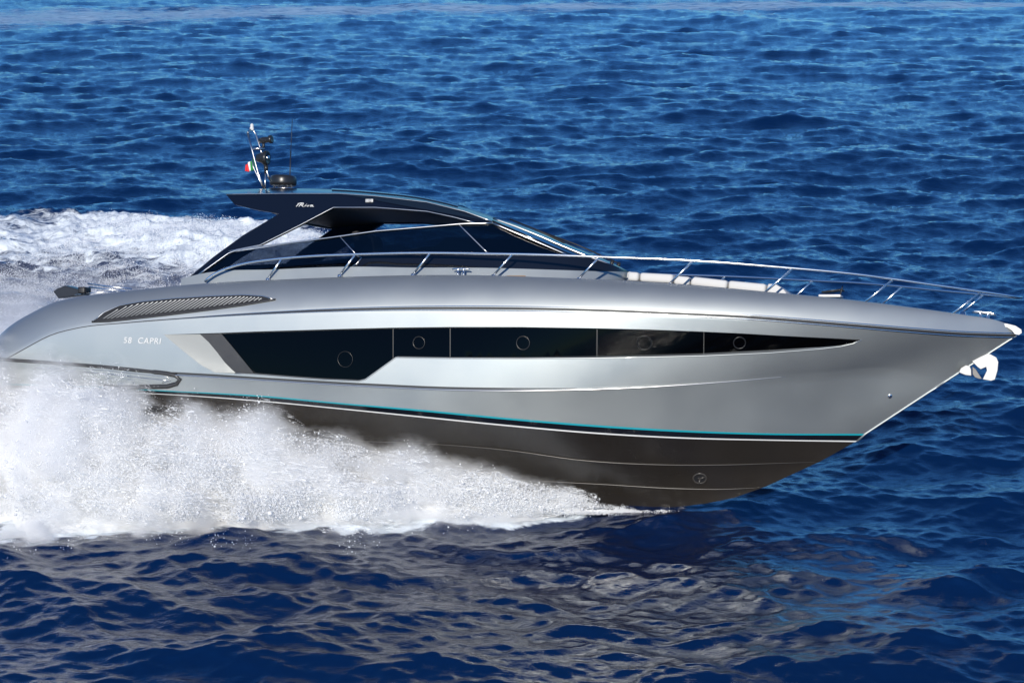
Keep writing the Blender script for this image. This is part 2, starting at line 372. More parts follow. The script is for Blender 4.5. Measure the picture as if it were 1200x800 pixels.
# panes
CUTS = [257, 459, 526, 699, 825, 1008]
pane_st = []
for k in range(5):
    a, b = CUTS[k] + (0.6 if k else 0), CUTS[k+1] - 0.6
    top = [(x, wtop(x) + 0.9) for x in np.linspace(a, b, 14)]
    if k == 0:
        bt = [(b, wbot(b) - 0.8), (428, 443.7), (420, 445.6), (380, 444.0), (340, 441.2), (298, 437.8), (289, 429), (272, 408)]
    else:
        bt = [(x, wbot(x) - 0.8) for x in np.linspace(b, a, 14)]
    poly = top + bt
    m = MB(); m.add(*patch(poly, lambda x, y: wdepth(x) - 0.004, 10, 8))
    A, B = both(m, 'hull_window', M_GLASSB, yacht); pane_st.append((A, B))
back = MB(); back.add(*patch([(x, wtop(x) + 0.3) for x in np.linspace(257, 1009, 40)] + [(x, wbot(x) - 0.3) for x in np.linspace(1009, 465, 30)] + [(428,444.1),(420,446),(380,444.4),(340,441.6),(297.5,438.2),(289,429),(272,408)], lambda x, y: wdepth(x) + 0.006, 12, 8))
both(back, 'window_gasket', mat('grey_gasket', (0.034, 0.034, 0.034), 0.4), yacht)
for k, (cx, cy, rr) in enumerate([(403, 421, 0.15), (489.5, 401.5, 0.115), (612, 402, 0.125), (755, 402.5, 0.13), (867, 403, 0.11)]):
    q, n = hit(cx, cy); m = MB(); m.torus(q - n * (wdepth(cx) - 0.012), n, rr, 0.011 if k else 0.007)
    m.build('porthole', mat('dark_ring', (0.022, 0.022, 0.023), 0.3, 0.4) if k == 0 else bpy.data.materials['dark_ring'], pane_st[k][0])
    m.mirror().build('porthole', bpy.data.materials['dark_ring'], pane_st[k][1])
def hull_tube(pts, r, out, step=7):
    P = dense(pts, step, False); Q = []
    for a, b in P:
        q, n = hit(a, b); Q.append(q + n * out)
    return Q
m = MB(); m.tube(hull_tube([p for p in W_BOT if p[0] <= 1010][:-1], .01, 0.0), 0.013, 6)
both(m, 'window_lip', M_SILVER, yacht)
# crease: light on its ledge and the shade above, painted in as thin tubes
sel = [j for j in range(NT) if 0.17 < tt[j] < 0.84]
def taper_tube(row, sel, r): 
    m = MB(); n = len(sel); m.tube([row[j] for j in sel], [r * min(1, (n - i) / (n * 0.3) + 0.15, i / 4 + 0.3) for i in range(n)], 6); return m
cl = r_cre_lo.copy(); cl[:, 1] -= 0.004
both(taper_tube(cl, sel, 0.016), 'crease_shading', M_BRUSH, yacht, label='bright thin line drawn as light on the hull crease')
cu = r_cre.copy(); cu[:, 1] -= 0.002; cu[:, 2] += 0.012
both(taper_tube(cu, [j for j in sel if tt[j] < 0.62], 0.014), 'crease_shading', M_ANTHRA, yacht, label='dark line drawn as shade above the bright line')
# rub rail: two polished strips with a dark groove, thinner towards the stern
for dz, rr, M in ((0.040, 0.013, M_CHROME), (-0.040, 0.013, M_CHROME), (0.0, 0.022, M_ANTHRA)):
    row = r_rub.copy(); row[:, 2] += dz; row[:, 1] -= 0.004
    if dz > 0: row[:, 1] += 0.012
    f = np.clip((tt - 0.10) / 0.35, 0, 1); n = NT; m = MB()
    row[:, 2] -= dz * (1 - f)
    m.tube([row[j] for j in range(NT - 1)], [rr * (0.35 + 0.65 * f[j]) * (0.6 if j > NT - 3 else 1) for j in range(NT - 1)], 6)
    both(m, 'rub_rail', M, yacht)
# engine-room air vent on the gunwale
VENT = [(110,376),(122,366),(140,358),(165,353.5),(200,350),(245,347),(285,345.5),(308,347),(322,351),(285,357.5),(245,363),(200,368.5),(160,373),(128,376.5)]
m = MB(); m.cur = 0; m.add(*patch(VENT, -0.004, 8, 6))
inner = [(120,374),(130,366),(146,359.5),(168,355),(200,352),(245,349),(283,347.5),(305,348.8),(312,351),(283,355),(245,360),(200,365.5),(160,370),(128,374)]
m.cur = 1
for x0 in np.arange(60, 330, 4.6):
    seg = [(x0 + t, 380 - 0.62 * t) for t in np.arange(0, 70, 0.8)]; seg = [p for p in seg if inside(inner, p)]
    if len(seg) < 4: continue
    (a, b), (c, d) = seg[0], seg[-1]
    P = [hit(a + (c-a)*s, b + (d-b)*s) for s in np.linspace(0, 1, 5)]
    rowA, rowB, rowC = [], [], []
    for (q, n), s in zip(P, np.linspace(0, 1, 5)):
        u = np.array([1.0, 0, 0]); rowA.append(q + n*0.008 - u*0.018); rowB.append(q + n*0.022 - u*0.004); rowC.append(q + n*0.010 + u*0.016)
    m.grid([rowA, rowB, rowC])
m.cur = 2
m.tube(hull_tube([(108,377),(128,376.5),(160,373),(200,368.5),(245,363),(285,357.5),(323,351)], .01, 0.006), [0.012] * 3 + [0.03] * 200 if False else 0.022, 6)
both(m, 'air_vent', [M_MATTE, mat('vent_slats', (0.20, 0.21, 0.22), 0.45, 0.6), M_ANTHRA], yacht)
m = MB(); m.tube(hull_tube(VENT[:9], .01, 0.006), 0.010, 6); both(m, 'vent_frame', M_BRUSH, yacht)
# long recess with rounded end low on the quarter
SL = [(-6,420.5),(60,425),(120,429.5),(160,433.5),(195,437.5),(206,440),(211,444.5),(207,449.5),(196,452.5),(160,453.5),(120,454)]
m = MB(); m.tube(hull_tube(SL, .01, 0.0, 4), [0.036 + 0.012 * (i > 45) for i in range(len(dense(SL, 4, False)))], 8)
both(m, 'quarter_moulding', M_ANTHRA, yacht)
m = MB(); m.tube(hull_tube([(40,431),(120,437.5),(190,445),(198,446)], .01, 0.0, 5), 0.010, 6); m.tube(hull_tube([(60,429.5),(130,434.5),(196,441.5),(201,446),(190,448.5)], .01, 0.0, 5), 0.008, 6)
both(m, 'quarter_moulding', M_BRUSH, yacht)
# lettering on the hull
def lettering(txt, px, py, h, w, name, m, slant=0):
    cu = bpy.data.curves.new(name, 'FONT'); cu.body = txt; cu.size = 1; cu.extrude = 0.02; cu.offset = 0.004; cu.space_character = 1.15
    o = bpy.data.objects.new(name, cu); COL.objects.link(o); bpy.context.view_layer.update()
    me = bpy.data.meshes.new_from_object(o.evaluated_get(bpy.context.evaluated_depsgraph_get())); bpy.data.objects.remove(o)
    co = np.array([v.co[:] for v in me.vertices]); mn, mx = co.min(0), co.max(0)
    for v in me.vertices:
        fx = (v.co.x - mn[0]) / (mx[0] - mn[0]); fy = (v.co.y - mn[1]) / (mx[1] - mn[1])
        q, n = hit(px + w * fx + slant * fy, py - h * fy + 0.03 * w * fx); q = q + n * (0.004 + 0.006 * (v.co.z > 0)); v.co = q
    return link(name, me, m, yacht, smooth=False)
lettering('58  CAPRI', 145, 401.8, 7.0, 43, 'lettering', M_WHITE, 1.0)
# little fittings on the hull side
q, n = hit(1043, 464); m = MB(); m.lathe(q - n*0.01, n, [(0, 0.001), (0, 0.045), (0.02, 0.045), (0.028, 0.03), (0.028, 0.0)]); both(m, 'drain_fitting', M_CHROME, yacht)
# bow thruster tunnel in the bottom
bb = BVHTree.FromPolygons(bot.v, bot.f); 
d = Vector(lray(820, 560)).normalized(); loc, nrm, *_ = bb.ray_cast(Vector(LC), d)
nrm = np.array(nrm) * (-1 if nrm.y > 0 else 1); loc = np.array(loc)
m = MB(); m.cur = 0; m.lathe(loc + nrm*0.006, nrm, [(0, 0.0), (0, 0.115)], 24); m.cur = 1; m.torus(loc + nrm*0.004, nrm, 0.125, 0.016)
for k in range(3): 
    a = 2*math.pi*k/3 + 0.4; m.box(loc + nrm*0.02 + np.array([math.cos(a)*0.05, 0, math.sin(a)*0.05]), (0.10, 0.012, 0.03), (math.cos(a), 0, math.sin(a)), (0, 1, 0), (-math.sin(a), 0, math.cos(a)))
both(m, 'bow_thruster', [M_MATTE, bpy.data.materials['rail_edge']], yacht)
# stem band and bow fitting
m = MB(); m.tube([r[-1] + np.array([0.004, 0, 0]) for r in ([r_wht] + LOW + SIDE)], 0.02, 8); m.build('stem_band', M_SILVER, yacht)

# ------------------------------------------------------------------ deck
def deck_row(s, cam_h=0.06):
    p = r_deck.copy(); p[:, 1] *= (1 - s); c = 1 - (1 - s) ** 2
    p[:, 2] += cam_h * c * np.clip((tt - 0.35) / 0.3, 0, 1) * np.clip(np.abs(r_deck[:, 1]) / 1.2, 0, 1) - 0.02 * (s > 0) * (s < 0.2); return p
dk = MB(); dk.grid([deck_row(s) for s in (0, 0.06, 0.12, 0.3, 0.5, 0.75, 1.0)]); two_sided(dk)
dk.build('deck', M_DECK, yacht, weld=True, auto=0.6)
# swimming platform behind the transom
pz = r_teal[0][2]; px0 = r_teal[0][0]
m = MB(); n_ = 12; out = [(px0 + 0.02, -1.95), (px0 - 0.9, -1.9)] + [(px0 - 0.9 - 0.35 * math.sin(math.pi * k / n_), -1.9 + 3.8 * k / n_) for k in range(1, n_)] + [(px0 - 0.9, 1.9), (px0 + 0.02, 1.95)]
m.slab([(x, y, pz - 0.05) for x, y in out], (0, 0, 0.16)); m.build('swim_platform', M_TEAK, yacht, bevel=0.02)

# ------------------------------------------------------------------ superstructure
_ys = pchip([150, 300, 480, 560, 640, 690, 715, 730, 737], [1.88, 1.90, 1.86, 1.74, 1.42, 1.02, 0.66, 0.30, 0.0])
def ys(px): return float(_ys(min(max(px, 150), 737)))
_bt = pchip([200, 232, 326, 415, 480, 560, 660, 700, 730, 737], [331, 322, 316, 313, 314, 314.2, 317, 318.3, 319, 319.5])
def yw(px, py): return -max(0.0, ys(px) * 0.965 - 0.0042 * max(0, float(_bt(min(max(px, 200), 737))) - py) * min(1, ys(px)))
def sp_(px, py, inn=0.0): return bp(px, py, yw(px, py) + inn)
# silver coaming between gunwale and glass
pxs = np.linspace(212, 737, 70); lo, mid, hi, hin = [], [], [], []
for px in pxs:
    b = float(_bt(px)); y0 = -ys(px) - 0.03
    lo.append(bp(px, max(float(L_deck.f(px)) + 3, b + 6), y0 if px < 725 else -ys(px))); hi.append(bp(px, b - 0.5, -ys(px) * 0.975)); hin.append(bp(px, b - 0.5, -ys(px) * 0.90))
m = MB(); m.grid([lo, hi, hin]); both(m, 'coaming', M_DECK, yacht, auto=0.6)
# dark base moulding and gloss black lower body
pxs = np.linspace(236, 737, 70)
_bu = pchip([236, 300, 380, 415, 424, 470, 560, 667, 690, 715, 737], [320.5, 316, 312.5, 310.5, 301, 299.5, 299, 299.2, 302.5, 309.5, 318.5])
r0 = [bp(p, float(_bt(p)) - 0.3, -ys(p) * 0.965) for p in pxs]; r1 = [bp(p, min(float(_bu(p)), float(_bt(p)) - 0.6), -ys(p) * 0.945 + 0.03 * min(1, ys(p))) for p in pxs]
m = MB(); m.grid([r0, r1]); both(m, 'lower_body', M_BLACK, yacht)
def panel(poly, m, name, inn=0.0, thick=0.05, **k):
    mb = MB(); mb.slab([sp_(x, y, inn) for x, y in poly], (0, thick, 0)); return both(mb, name, m, yacht, smooth=False, **k)
# side windows
panel([(236,321.5),(274,295),(398,277.5),(418,300),(424,310),(380,313),(326,316.3)], M_TINT, 'side_window', 0.03, 0.012)
panel([(399,277.3),(440,271.5),(500,266.3),(537,263.3),(572,297),(560,299.3),(470,300),(424,301.2),(419,300)], M_TINTD, 'side_window', 0.03, 0.012)
panel([(538.5,263.2),(577,262.3),(662,299),(573.5,299),(572.5,297)], M_TINTD, 'side_window', 0.03, 0.012)
def trim(pts, r, m, name, inn=0.0, seg=6):
    mb = MB(); mb.tube([sp_(x, y, inn) for x, y in dense(pts, 8, False)], r, seg); return both(mb, name, m, yacht)
trim([(232,322.5),(240,316.5),(268,296.5),(277,293.3),(300,289.6),(350,283.5),(398,276.8),(440,270.8),(500,265.8),(540,262.3),(577,261.3)], 0.017, M_BRUSH, 'window_trim')
trim([(577,261.3),(612,276),(640,288),(668,300)], 0.016, M_BRUSH, 'window_trim')
trim([(398,277),(419,300)], 0.010, M_BRUSH, 'window_divider'); trim([(537.5,262.8),(573,298)], 0.012, M_BRUSH, 'window_divider')
trim([(419,300),(424,302),(418,309),(413,312)], 0.010, M_BRUSH, 'window_divider')
# black lower frame of the after window
panel([(236,321.8),(250,312.5),(330,309),(421,304.5),(424,310.5),(380,313.3),(326,316.6)], M_BLACK, 'window_frame', 0.045, 0.02)
panel([(233,322),(270,296),(300,292),(285,300.5),(262,316)], M_BLACK, 'window_frame', 0.046, 0.02)
# hardtop side with its raked pillar
FAS = [(265,228),(330,227),(397,227),(440,230),(500,237),(545,248),(577,259.8),(556,260.5),(530,254.5),(500,248),(460,244.6),(440,243.6),(391,243.5),(350,265),(305,287.5),(268,294.5),(232,323),(214,331),(250,301),(285,275.5),(327,250.5),(300,246),(275,240)]
ht = MB(); ht.slab([sp_(x, y) for x, y in FAS], (0, 0.10, 0)); both(ht, 'hardtop_side', M_NAVY, yacht, smooth=False)
ne = [(265,227.6),(300,226.8),(330,226.6),(397,226.7),(440,229.7),(500,236.7),(545,247.7),(578,259.6)]
ce = [(262,225),(296,223),(330,222.2),(397,223.5),(440,226.4),(500,233.4),(545,243.5),(585,256)]
fn = [pchip([p[0] for p in ne], [p[1] for p in ne]), pchip([p[0] for p in ce], [p[1] for p in ce])]
N_ = 40; ra = [sp_(x, float(fn[0](x)), -0.006) for x in np.linspace(265, 578, N_)]; rc = [bp(x, float(fn[1](x)), 0) for x in np.linspace(262, 585, N_)]
rows = []
for c in np.linspace(0, 1, 12):
    row = []
    for a, b in zip(ra, rc):
        p = np.array(a) + (np.array(b) - a) * math.sin(c * math.pi / 2); p[1] = a[1] * (1 - c); row.append(p)
    rows.append(row)
m = MB(); m.grid(rows); two_sided(m)
lowr = [sp_(x, y, 0.05) for x, y in [(266,229),(276,239.5),(327,249),(391,243),(440,243),(500,247.5),(545,257),(577,259.9)]]
m2 = MB(); m2.grid([lowr, [(p[0], 0, p[2] + 0.06) for p in lowr]]); two_sided(m2)
m.build('hardtop', M_NAVY, yacht, weld=True, auto=0.7); m2.build('headliner', M_MATTE, yacht, weld=True)
trim([(265,227.6),(330,226.8),(397,226.8),(440,229.8),(500,236.8),(545,247.8),(577,259.6)], 0.011, M_BRUSH, 'roof_trim', -0.008)
trim([(268,294.2),(305,287),(350,264.5),(391,243),(440,243),(500,247.6),(530,254),(556,260.8)], 0.010, M_BRUSH, 'roof_trim', -0.004)
# sunroof panel, slightly proud of the roof
rows = []
for c in np.linspace(0.32, 1, 8):
    row = []
    for i in range(16, 35):
        a, b = np.array(ra[i]), np.array(rc[i]); p = a + (b - a) * math.sin(c * math.pi / 2); p[1] = a[1] * (1 - c); p[2] += 0.022; row.append(p)
    rows.append(row)
m = MB(); m.grid(rows); low = [[p - np.array([0, 0, 0.03]) for p in r] for r in rows]
m.grid([rows[0], low[0]]); m.grid([[r[0] for r in rows], [r[0] for r in low]]); m.grid([[r[-1] for r in rows], [r[-1] for r in low]])
two_sided(m); m.build('sunroof', M_BLACK, yacht, weld=True, auto=0.5)
# windscreen
E_ = [(577,260),(600,270),(625,281),(650,292),(668,299.5),(690,304.5),(712,311)]; C_ = [(583,255.5),(612,264.5),(640,275),(668,287),(700,300),(720,309),(737,318)]
fe = pchip(range(7), [p[0] for p in E_]); fey = pchip(range(7), [p[1] for p in E_]); fc = pchip(range(7), [p[0] for p in C_]); fcy = pchip(range(7), [p[1] for p in C_])
rows = []
TS = np.linspace(0, 6, 25)
for c in np.linspace(0, 1, 14):
    row = []
    for t in TS:
        a = np.array(sp_(float(fe(t)), float(fey(t)))); b = np.array(bp(float(fc(t)), float(fcy(t)), 0)); p = a + (b - a) * math.sin(c * math.pi / 2); p[1] = a[1] * (1 - c) ** 1.15; row.append(p)
    rows.append(row)
m = MB(); m.grid(rows); two_sided(m); wind = m.build('windscreen', M_TINTD, yacht, weld=True)
WS = rows
def on_ws(c, t):
    i = c * 13; i0 = min(12, int(i)); f = i - i0; j = t / 6 * 24; j0 = min(23, int(j)); g = j - j0
    return (WS[i0][j0] * (1-f) + WS[i0+1][j0] * f) * (1-g) + (WS[i0][j0+1] * (1-f) + WS[i0+1][j0+1] * f) * g
m = MB(); m.tube([on_ws(0.42, t) for t in TS], 0.020, 6); both(m, 'windscreen_frame', M_BRUSH, yacht)
m = MB(); m.tube([on_ws(0.05, t) + np.array([0, -0.006, 0.004]) for t in TS[:20]], 0.024, 6); both(m, 'windscreen_frame', M_BLACK, yacht)
wip = MB(); up = np.array([0.03, -0.01, 0.05])
wip.tube([on_ws(0.62, 5.2) + up, on_ws(0.60, 3.4) + up * 1.6, on_ws(0.58, 1.6) + up], 0.012, 6); wip.tube([on_ws(0.7, 0.6) + up, on_ws(0.58, 1.7) + up, on_ws(0.5, 3.0) + up * 0.8], 0.016, 6)
wip.lathe(on_ws(0.62, 5.2), (0.3, 0, 1), [(0, 0.04), (0.08, 0.035), (0.09, 0)])
a, b = wip.build('wiper', M_MATTE, wind), wip.mirror().build('wiper', M_MATTE, wind)
# inside the deckhouse: sole, dashboard, helm seats, sofa
g = lambda px, py, y=0: np.array(bp(px, py, y))
A, B = g(300, 325), g(640, 322)
m = MB(); m.box((A + B) / 2 - np.array([0, 0, 0.15]), (B[0] - A[0], 3.3, 0.05)); m.build('cabin_sole', M_TEAK, yacht)
m = MB(); c0, c1 = g(520, 316), g(640, 316); tp = g(560, 282)
prof = [(c0[0], c0[2] - 0.2), (c1[0], c1[2] - 0.2), (g(650, 303)[0], g(650, 303)[2]), (g(600, 287)[0], g(600, 287)[2]), (g(545, 285)[0], g(545, 285)[2]), (g(525, 300)[0], g(525, 300)[2])]
m.slab([(x, -1.25, z) for x, z in prof], (0, 2.5, 0)); m.build('dashboard', M_MATTE, yacht, bevel=0.03, smooth=False)
for yy in (-0.85, 0.05):
    m = MB(); s0 = g(455, 312, 0); 
    m.box((s0[0], yy, s0[2] - 0.05), (0.5, 0.62, 0.16)); m.box((s0[0] - 0.27, yy, s0[2] + 0.28), (0.14, 0.60, 0.66), (0.97, 0, 0.2), (0, 1, 0), (-0.2, 0, 0.97)); m.box((s0[0], yy, s0[2] - 0.3), (0.25, 0.25, 0.4))
    m.build('helm_seat', M_SEAT, yacht, bevel=0.04)
# ------------------------------------------------------------------ guard rails
L_rail = Line([(P0,400),(1188,382)], 2.06, 9.5, 2.3)
RAIL = [(240,330),(246,324.5),(256,318.5),(270,313),(290,308),(320,303.8),(360,300.3),(420,297.8),(500,296.2),(560,297),(640,298.6),(700,300.8),(800,304.6),(860,308.5),(900,311.8),(1000,320.8),(1048,327),(1100,334.5),(1150,341.5),(1180,346),(1197,348.6)]
fr_ = pchip([p[0] for p in RAIL], [p[1] for p in RAIL])
def rail_pt(px, py, lean=0.0):
    y = -1.0
    for _ in range(60):
        p = bp(px, py, y); yn = -max(0.0, (L_rail.half(p[0] - 0.35 * max(0, min(1, (px - 1040) / 150))) - 0.03) + lean); y = 0.5 * y + 0.5 * yn
    return bp(px, py, y)
pts = [rail_pt(px, float(fr_(px)), 0.02) for px in np.concatenate([np.linspace(240, 300, 16), np.linspace(310, 1190, 90)])]
tipp = bp(1197, 348.6, 0.0); pts.append((np.array(pts[-1]) * 0.4 + tipp * 0.6)); pts.append(tipp)
m = MB(); m.tube(pts, 0.025, 10)
rs, rp_ = both(m, 'guard_rail', M_CHROME, yacht)
for (tx, bx, by) in [(330,314,326.5), (416,398,322.5), (504,484,321.5), (600,578,322.8), (702,678,326.5), (812,784,333), (929,895,343.5), (1047,1010,356.5), (1150,1113,369.5)]:
    q0 = np.array(rail_pt(bx, by, -0.05)); q1 = np.array(rail_pt(tx, float(fr_(tx)) + 0.5, 0.02))
    m = MB(); m.tube([q0 - (q1 - q0) * 0.06, q1], 0.021, 8); m.lathe(q0 - np.array([0, 0, 0.03]), (0, 0.15, 1), [(0, 0.045), (0.03, 0.045), (0.045, 0.03), (0.05, 0.015)], 14)
    m.build('stanchion', M_CHROME, rs); m.mirror().build('stanchion', M_CHROME, rp_)
# ------------------------------------------------------------------ deck fittings
def cleat(p, ux, sc, name='cleat'):
    p = np.asarray(p, float); ux = np.asarray(ux, float) / np.linalg.norm(ux); m = MB()
    for s in (-1, 1): m.lathe(p + ux * 0.06 * s * sc, (0, 0, 1), [(0, 0.04*sc), (0.01*sc, 0.04*sc), (0.02*sc, 0.022*sc), (0.11*sc, 0.02*sc)], 12)
    m.tube([p + ux * t * sc + np.array([0, 0, (0.12 - 0.012 * (abs(t) > 0.15)) * sc]) for t in (-0.19, -0.15, -0.08, 0, 0.08, 0.15, 0.19)], [0.012*sc, 0.018*sc, 0.022*sc, 0.022*sc, 0.022*sc, 0.018*sc, 0.012*sc], 10)
    return m
m = cleat(bp(540, 321.5, -(L_rail.half(bp(540, 321, -1.9)[0]) - 0.07)), (1, 0, 0), 0.9); both(m, 'cleat', M_CHROME, yacht)
m = cleat(bp(1153, 374.5, -0.16), (1, 0, -0.12), 1.15); both(m, 'cleat', M_CHROME, yacht)
m = MB(); c = g(738, 327, -0.15); m.lathe(c - np.array([0, 0, 0.03]), (0, 0, 1), [(0, 0.06), (0.12, 0.055), (0.16, 0.045), (0.18, 0)], 16); m.build('deck_light', M_WHITE, yacht)
# foredeck hatch, propped a little open
h0 = g(964, 347.5, 0.1); m = MB(); m.box(h0 + np.array([0.16, 0, 0.0]), (0.42, 0.5, 0.05)); hh = m.build('foredeck_hatch', M_WHITE, yacht, bevel=0.015)
m = MB(); m.box(h0 + np.array([0.2, 0, 0.10]), (0.40, 0.46, 0.02), (0.985, 0, 0.12), (0, 1, 0), (-0.12, 0, 0.985)); m.tube([h0 + np.array([0.36, -0.2, 0.02]), h0 + np.array([0.40, -0.2, 0.19])], 0.012); m.build('hatch_lid', M_ANTHRA, hh)
# windlass by the stem
w0 = g(1128, 371, 0.0); m = MB(); m.lathe(w0, (0, 0, 1), [(-0.05, 0.10), (0.03, 0.10), (0.05, 0.07), (0.09, 0.06), (0.11, 0)], 20); m.build('windlass', M_CHROME, yacht)
# bow roller: a curved polished horn over the stem
def px2(pts, y): return [bp(x, yy, y) for x, yy in pts]
HORN = [(1172,378.5),(1180,379),(1190,381.5),(1197,386),(1197.5,390),(1194,392.5),(1189,391.5),(1186,387.5),(1180,383.5),(1172,382.5)]
m = MB(); m.slab(px2(HORN, -0.09), (0, 0.03, 0)); m.slab(px2(HORN, 0.06), (0, 0.03, 0)); q = g(1194, 388.5); m.lathe(q - np.array([0, 0.07, 0]), (0, 1, 0), [(0, 0), (0, 0.05), (0.07, 0.03), (0.14, 0.05), (0.14, 0)], 16)
m.build('bow_roller', M_STEELW, yacht, smooth=False, bevel=0.008)
# anchor stowed under the stem
anchor = place(empty('anchor'))
tag(anchor, 'polished steel plough anchor stowed under the bow of the yacht', 'anchor')
c6 = lambda x, y: (940 + x / 4.446, 290 + y / 4.446)
SHANK = [c6(*p) for p in [(884,592),(925,570),(968,550),(982,556),(1012,572),(1022,596),(1018,640),(1004,688),(984,694),(940,686),(962,640),(958,622),(930,634),(914,622)]]
m = MB(); m.slab(px2(SHANK, -0.05), (0, 0.10, 0)); m.build('shank', M_STEELW, anchor, smooth=False, bevel=0.012)
FL = [c6(*p) for p in [(815,650),(826,628),(852,612),(872,616),(880,636),(881,668),(850,664)]]
m = MB(); a = px2(FL, -0.30); b = px2(FL, 0.0)
m.slab(px2(FL, -0.16), (0, 0.32, 0)); m.build('fluke', M_STEELW, anchor, smooth=False, bevel=0.015)
CH = [c6(*p) for p in [(886,618),(904,632),(922,660),(938,684),(922,684),(900,676),(888,660)]]
m = MB(); m.slab(px2(CH, -0.03), (0, 0.06, 0)); m.build('chain_plate', M_ANTHRA, anchor, smooth=False, bevel=0.006)
# ------------------------------------------------------------------ folding sun-pad backrest on the after gunwale
m = MB(); c2 = lambda x, y: (x / 3.529, 300 + y / 3.529)
BR = [c2(*p) for p in [(219,146),(236,134),(268,122),(320,136),(350,152),(340,162),(240,175)]]
m.slab(px2(BR, -1.45), (0, 0.32, 0.02)); bk = m.build('sunpad_backrest', M_PLASTIC, yacht, smooth=False, bevel=0.02, label='dark grey folding backrest on the after deck')
m = MB(); m.box(bp(99, 340.5, -1.4), (0.16, 0.3, 0.14)); m.build('hinge', M_MATTE, bk, bevel=0.03)
m = MB(); m.tube([bp(*c2(362,114), -1.4), bp(*c2(450,126), -1.4), bp(*c2(545,136), -1.4)], 0.014); m.tube([bp(*c2(368,128), -1.4), bp(*c2(430,136), -1.4), bp(*c2(520,146), -1.4)], 0.014); m.tube([bp(*c2(310,160), -1.45), bp(*c2(380,152), -1.42), bp(*c2(480,146), -1.4)], 0.012); m.build('stay', M_CHROME, bk)
# ------------------------------------------------------------------ mast, radar, aerial on the hardtop
k7 = lambda x, y: (280 + x / 8.89, 140 + y / 8.89)
mast = MB()
for s in (-1, 1):
    yb = 0.20 * s
    mast.tube([bp(*k7(92 + 6 * s, 140), yb * 0.9), bp(*k7(140, 330), yb), bp(*k7(200, 560), yb), bp(*k7(268, 735), yb)], 0.018, 8)
mast.tube([bp(*k7(92, 140), -0.2), bp(*k7(108, 112), -0.1), bp(*k7(135, 100), 0.0), bp(*k7(160, 125), 0.05), bp(*k7(180, 165), 0.0), bp(*k7(228, 320), 0.0), bp(*k7(290, 540), 0.0), bp(*k7(325, 640), 0.0)], 0.019, 8)
mast.tube([bp(*k7(135, 395), -0.2), bp(*k7(150, 500), -0.2), bp(*k7(205, 610), -0.2), bp(*k7(262, 730), -0.2)], 0.014, 8)
mast.tube([bp(*k7(140, 305), -0.1), bp(*k7(270, 305), 0.0)], 0.028, 8); mast.tube([bp(*k7(140, 305), 0.25), bp(*k7(240, 305), 0.0)], 0.02, 8)
mast.tube([bp(*k7(275, 560), 0.0), bp(*k7(272, 735), 0.0)], 0.02, 8)
mast.tube([bp(*k7(262, 735), -0.22), bp(*k7(262, 735), 0.22)], 0.02, 8)
mo = mast.build('mast', M_BRUSH, yacht)
m = MB(); q = g(*k7(135, 85)); m.lathe(q - np.array([0, 0, 0.06]), (0, 0, 1), [(0, 0.045), (0.05, 0.045), (0.06, 0.035), (0.12, 0.035), (0.15, 0)], 14); m.build('masthead_light', M_WHITE, mo)
m = MB(); q = g(*k7(212, 222)); q1 = g(*k7(345, 205)); ax = q1 - q; L = np.linalg.norm(ax); m.lathe(q, ax, [(0, 0), (0, 0.05), (L*0.3, 0.065), (L*0.75, 0.062), (L*0.8, 0.085), (L, 0.085), (L, 0.06), (L*0.96, 0)], 18); m.tube([g(*k7(255, 240)), g(*k7(258, 300))], 0.03); m.build('searchlight', M_PLASTIC, mo)
m = MB(); q = g(*k7(190, 400)); q1 = g(*k7(302, 400)); ax = q1 - q; L = np.linalg.norm(ax); m.lathe(q, ax, [(0, 0), (0, 0.08), (L*0.3, 0.10), (L*0.5, 0.12), (L*0.8, 0.155), (L, 0.15), (L, 0.12), (L*0.85, 0.0)], 20); m.lathe(g(*k7(283, 495)) - np.array([0, 0.0, 0.03]), (0, 0, 1), [(-0.05, 0), (-0.05, 0.04), (0.05, 0.05), (0.07, 0)], 14); m.tube([g(*k7(250, 450)), g(*k7(280, 490)), g(*k7(276, 560))], 0.025); m.build('loudhailer', M_PLASTIC, mo)
m = MB(); q = g(*k7(298, 400)); m.lathe(q, ax, [(0, 0.05), (0.03, 0.045), (0.04, 0)], 14); m.build('horn', M_CHROME, mo)
rad = MB(); q = g(*k7(460, 690)); u = np.array(bp(*k7(600, 690), 0)) - q; u /= np.linalg.norm(u); n_ = np.cross(u, (0, 1, 0)); n_ = n_ if n_[2] > 0 else -n_
rad.lathe(q, n_, [(0, 0.0), (0.0, 0.24), (0.012, 0.265), (0.05, 0.277), (0.14, 0.272), (0.18, 0.262), (0.20, 0.235), (0.212, 0.15), (0.215, 0)], 32)
ro = rad.build('radar_dome', M_PLASTIC, yacht)
m = MB()
for t in (-0.2, -0.1, 0.0, 0.1, 0.19): m.lathe(q + u * t - n_ * 0.07, n_, [(0, 0.03), (0.02, 0.03), (0.03, 0.018), (0.07, 0.018)], 10)
m.box(q - n_ * 0.065, (0.52, 0.3, 0.02), u, (0, 1, 0), n_); m.build('radar_bracket', M_BRUSH, ro)
m = MB(); m.tube([bp(*k7(527, 700), 0.5), bp(*k7(540, 330), 0.5)], 0.012, 6); m.tube([bp(*k7(540, 330), 0.5), bp(*k7(556, 0), 0.5)], 0.007, 6); m.build('aerial', M_MATTE, yacht)
m = MB(); q = sp_(433, 235.3, -0.01); m.box(q, (0.16, 0.05, 0.07)); m.lathe(np.array(q) + np.array([0.02, -0.02, 0]), (0, -1, 0), [(0, 0.035), (0.02, 0.03), (0.03, 0)], 14); both(m, 'navigation_light', [M_STEELW], yacht, bevel=0.012)
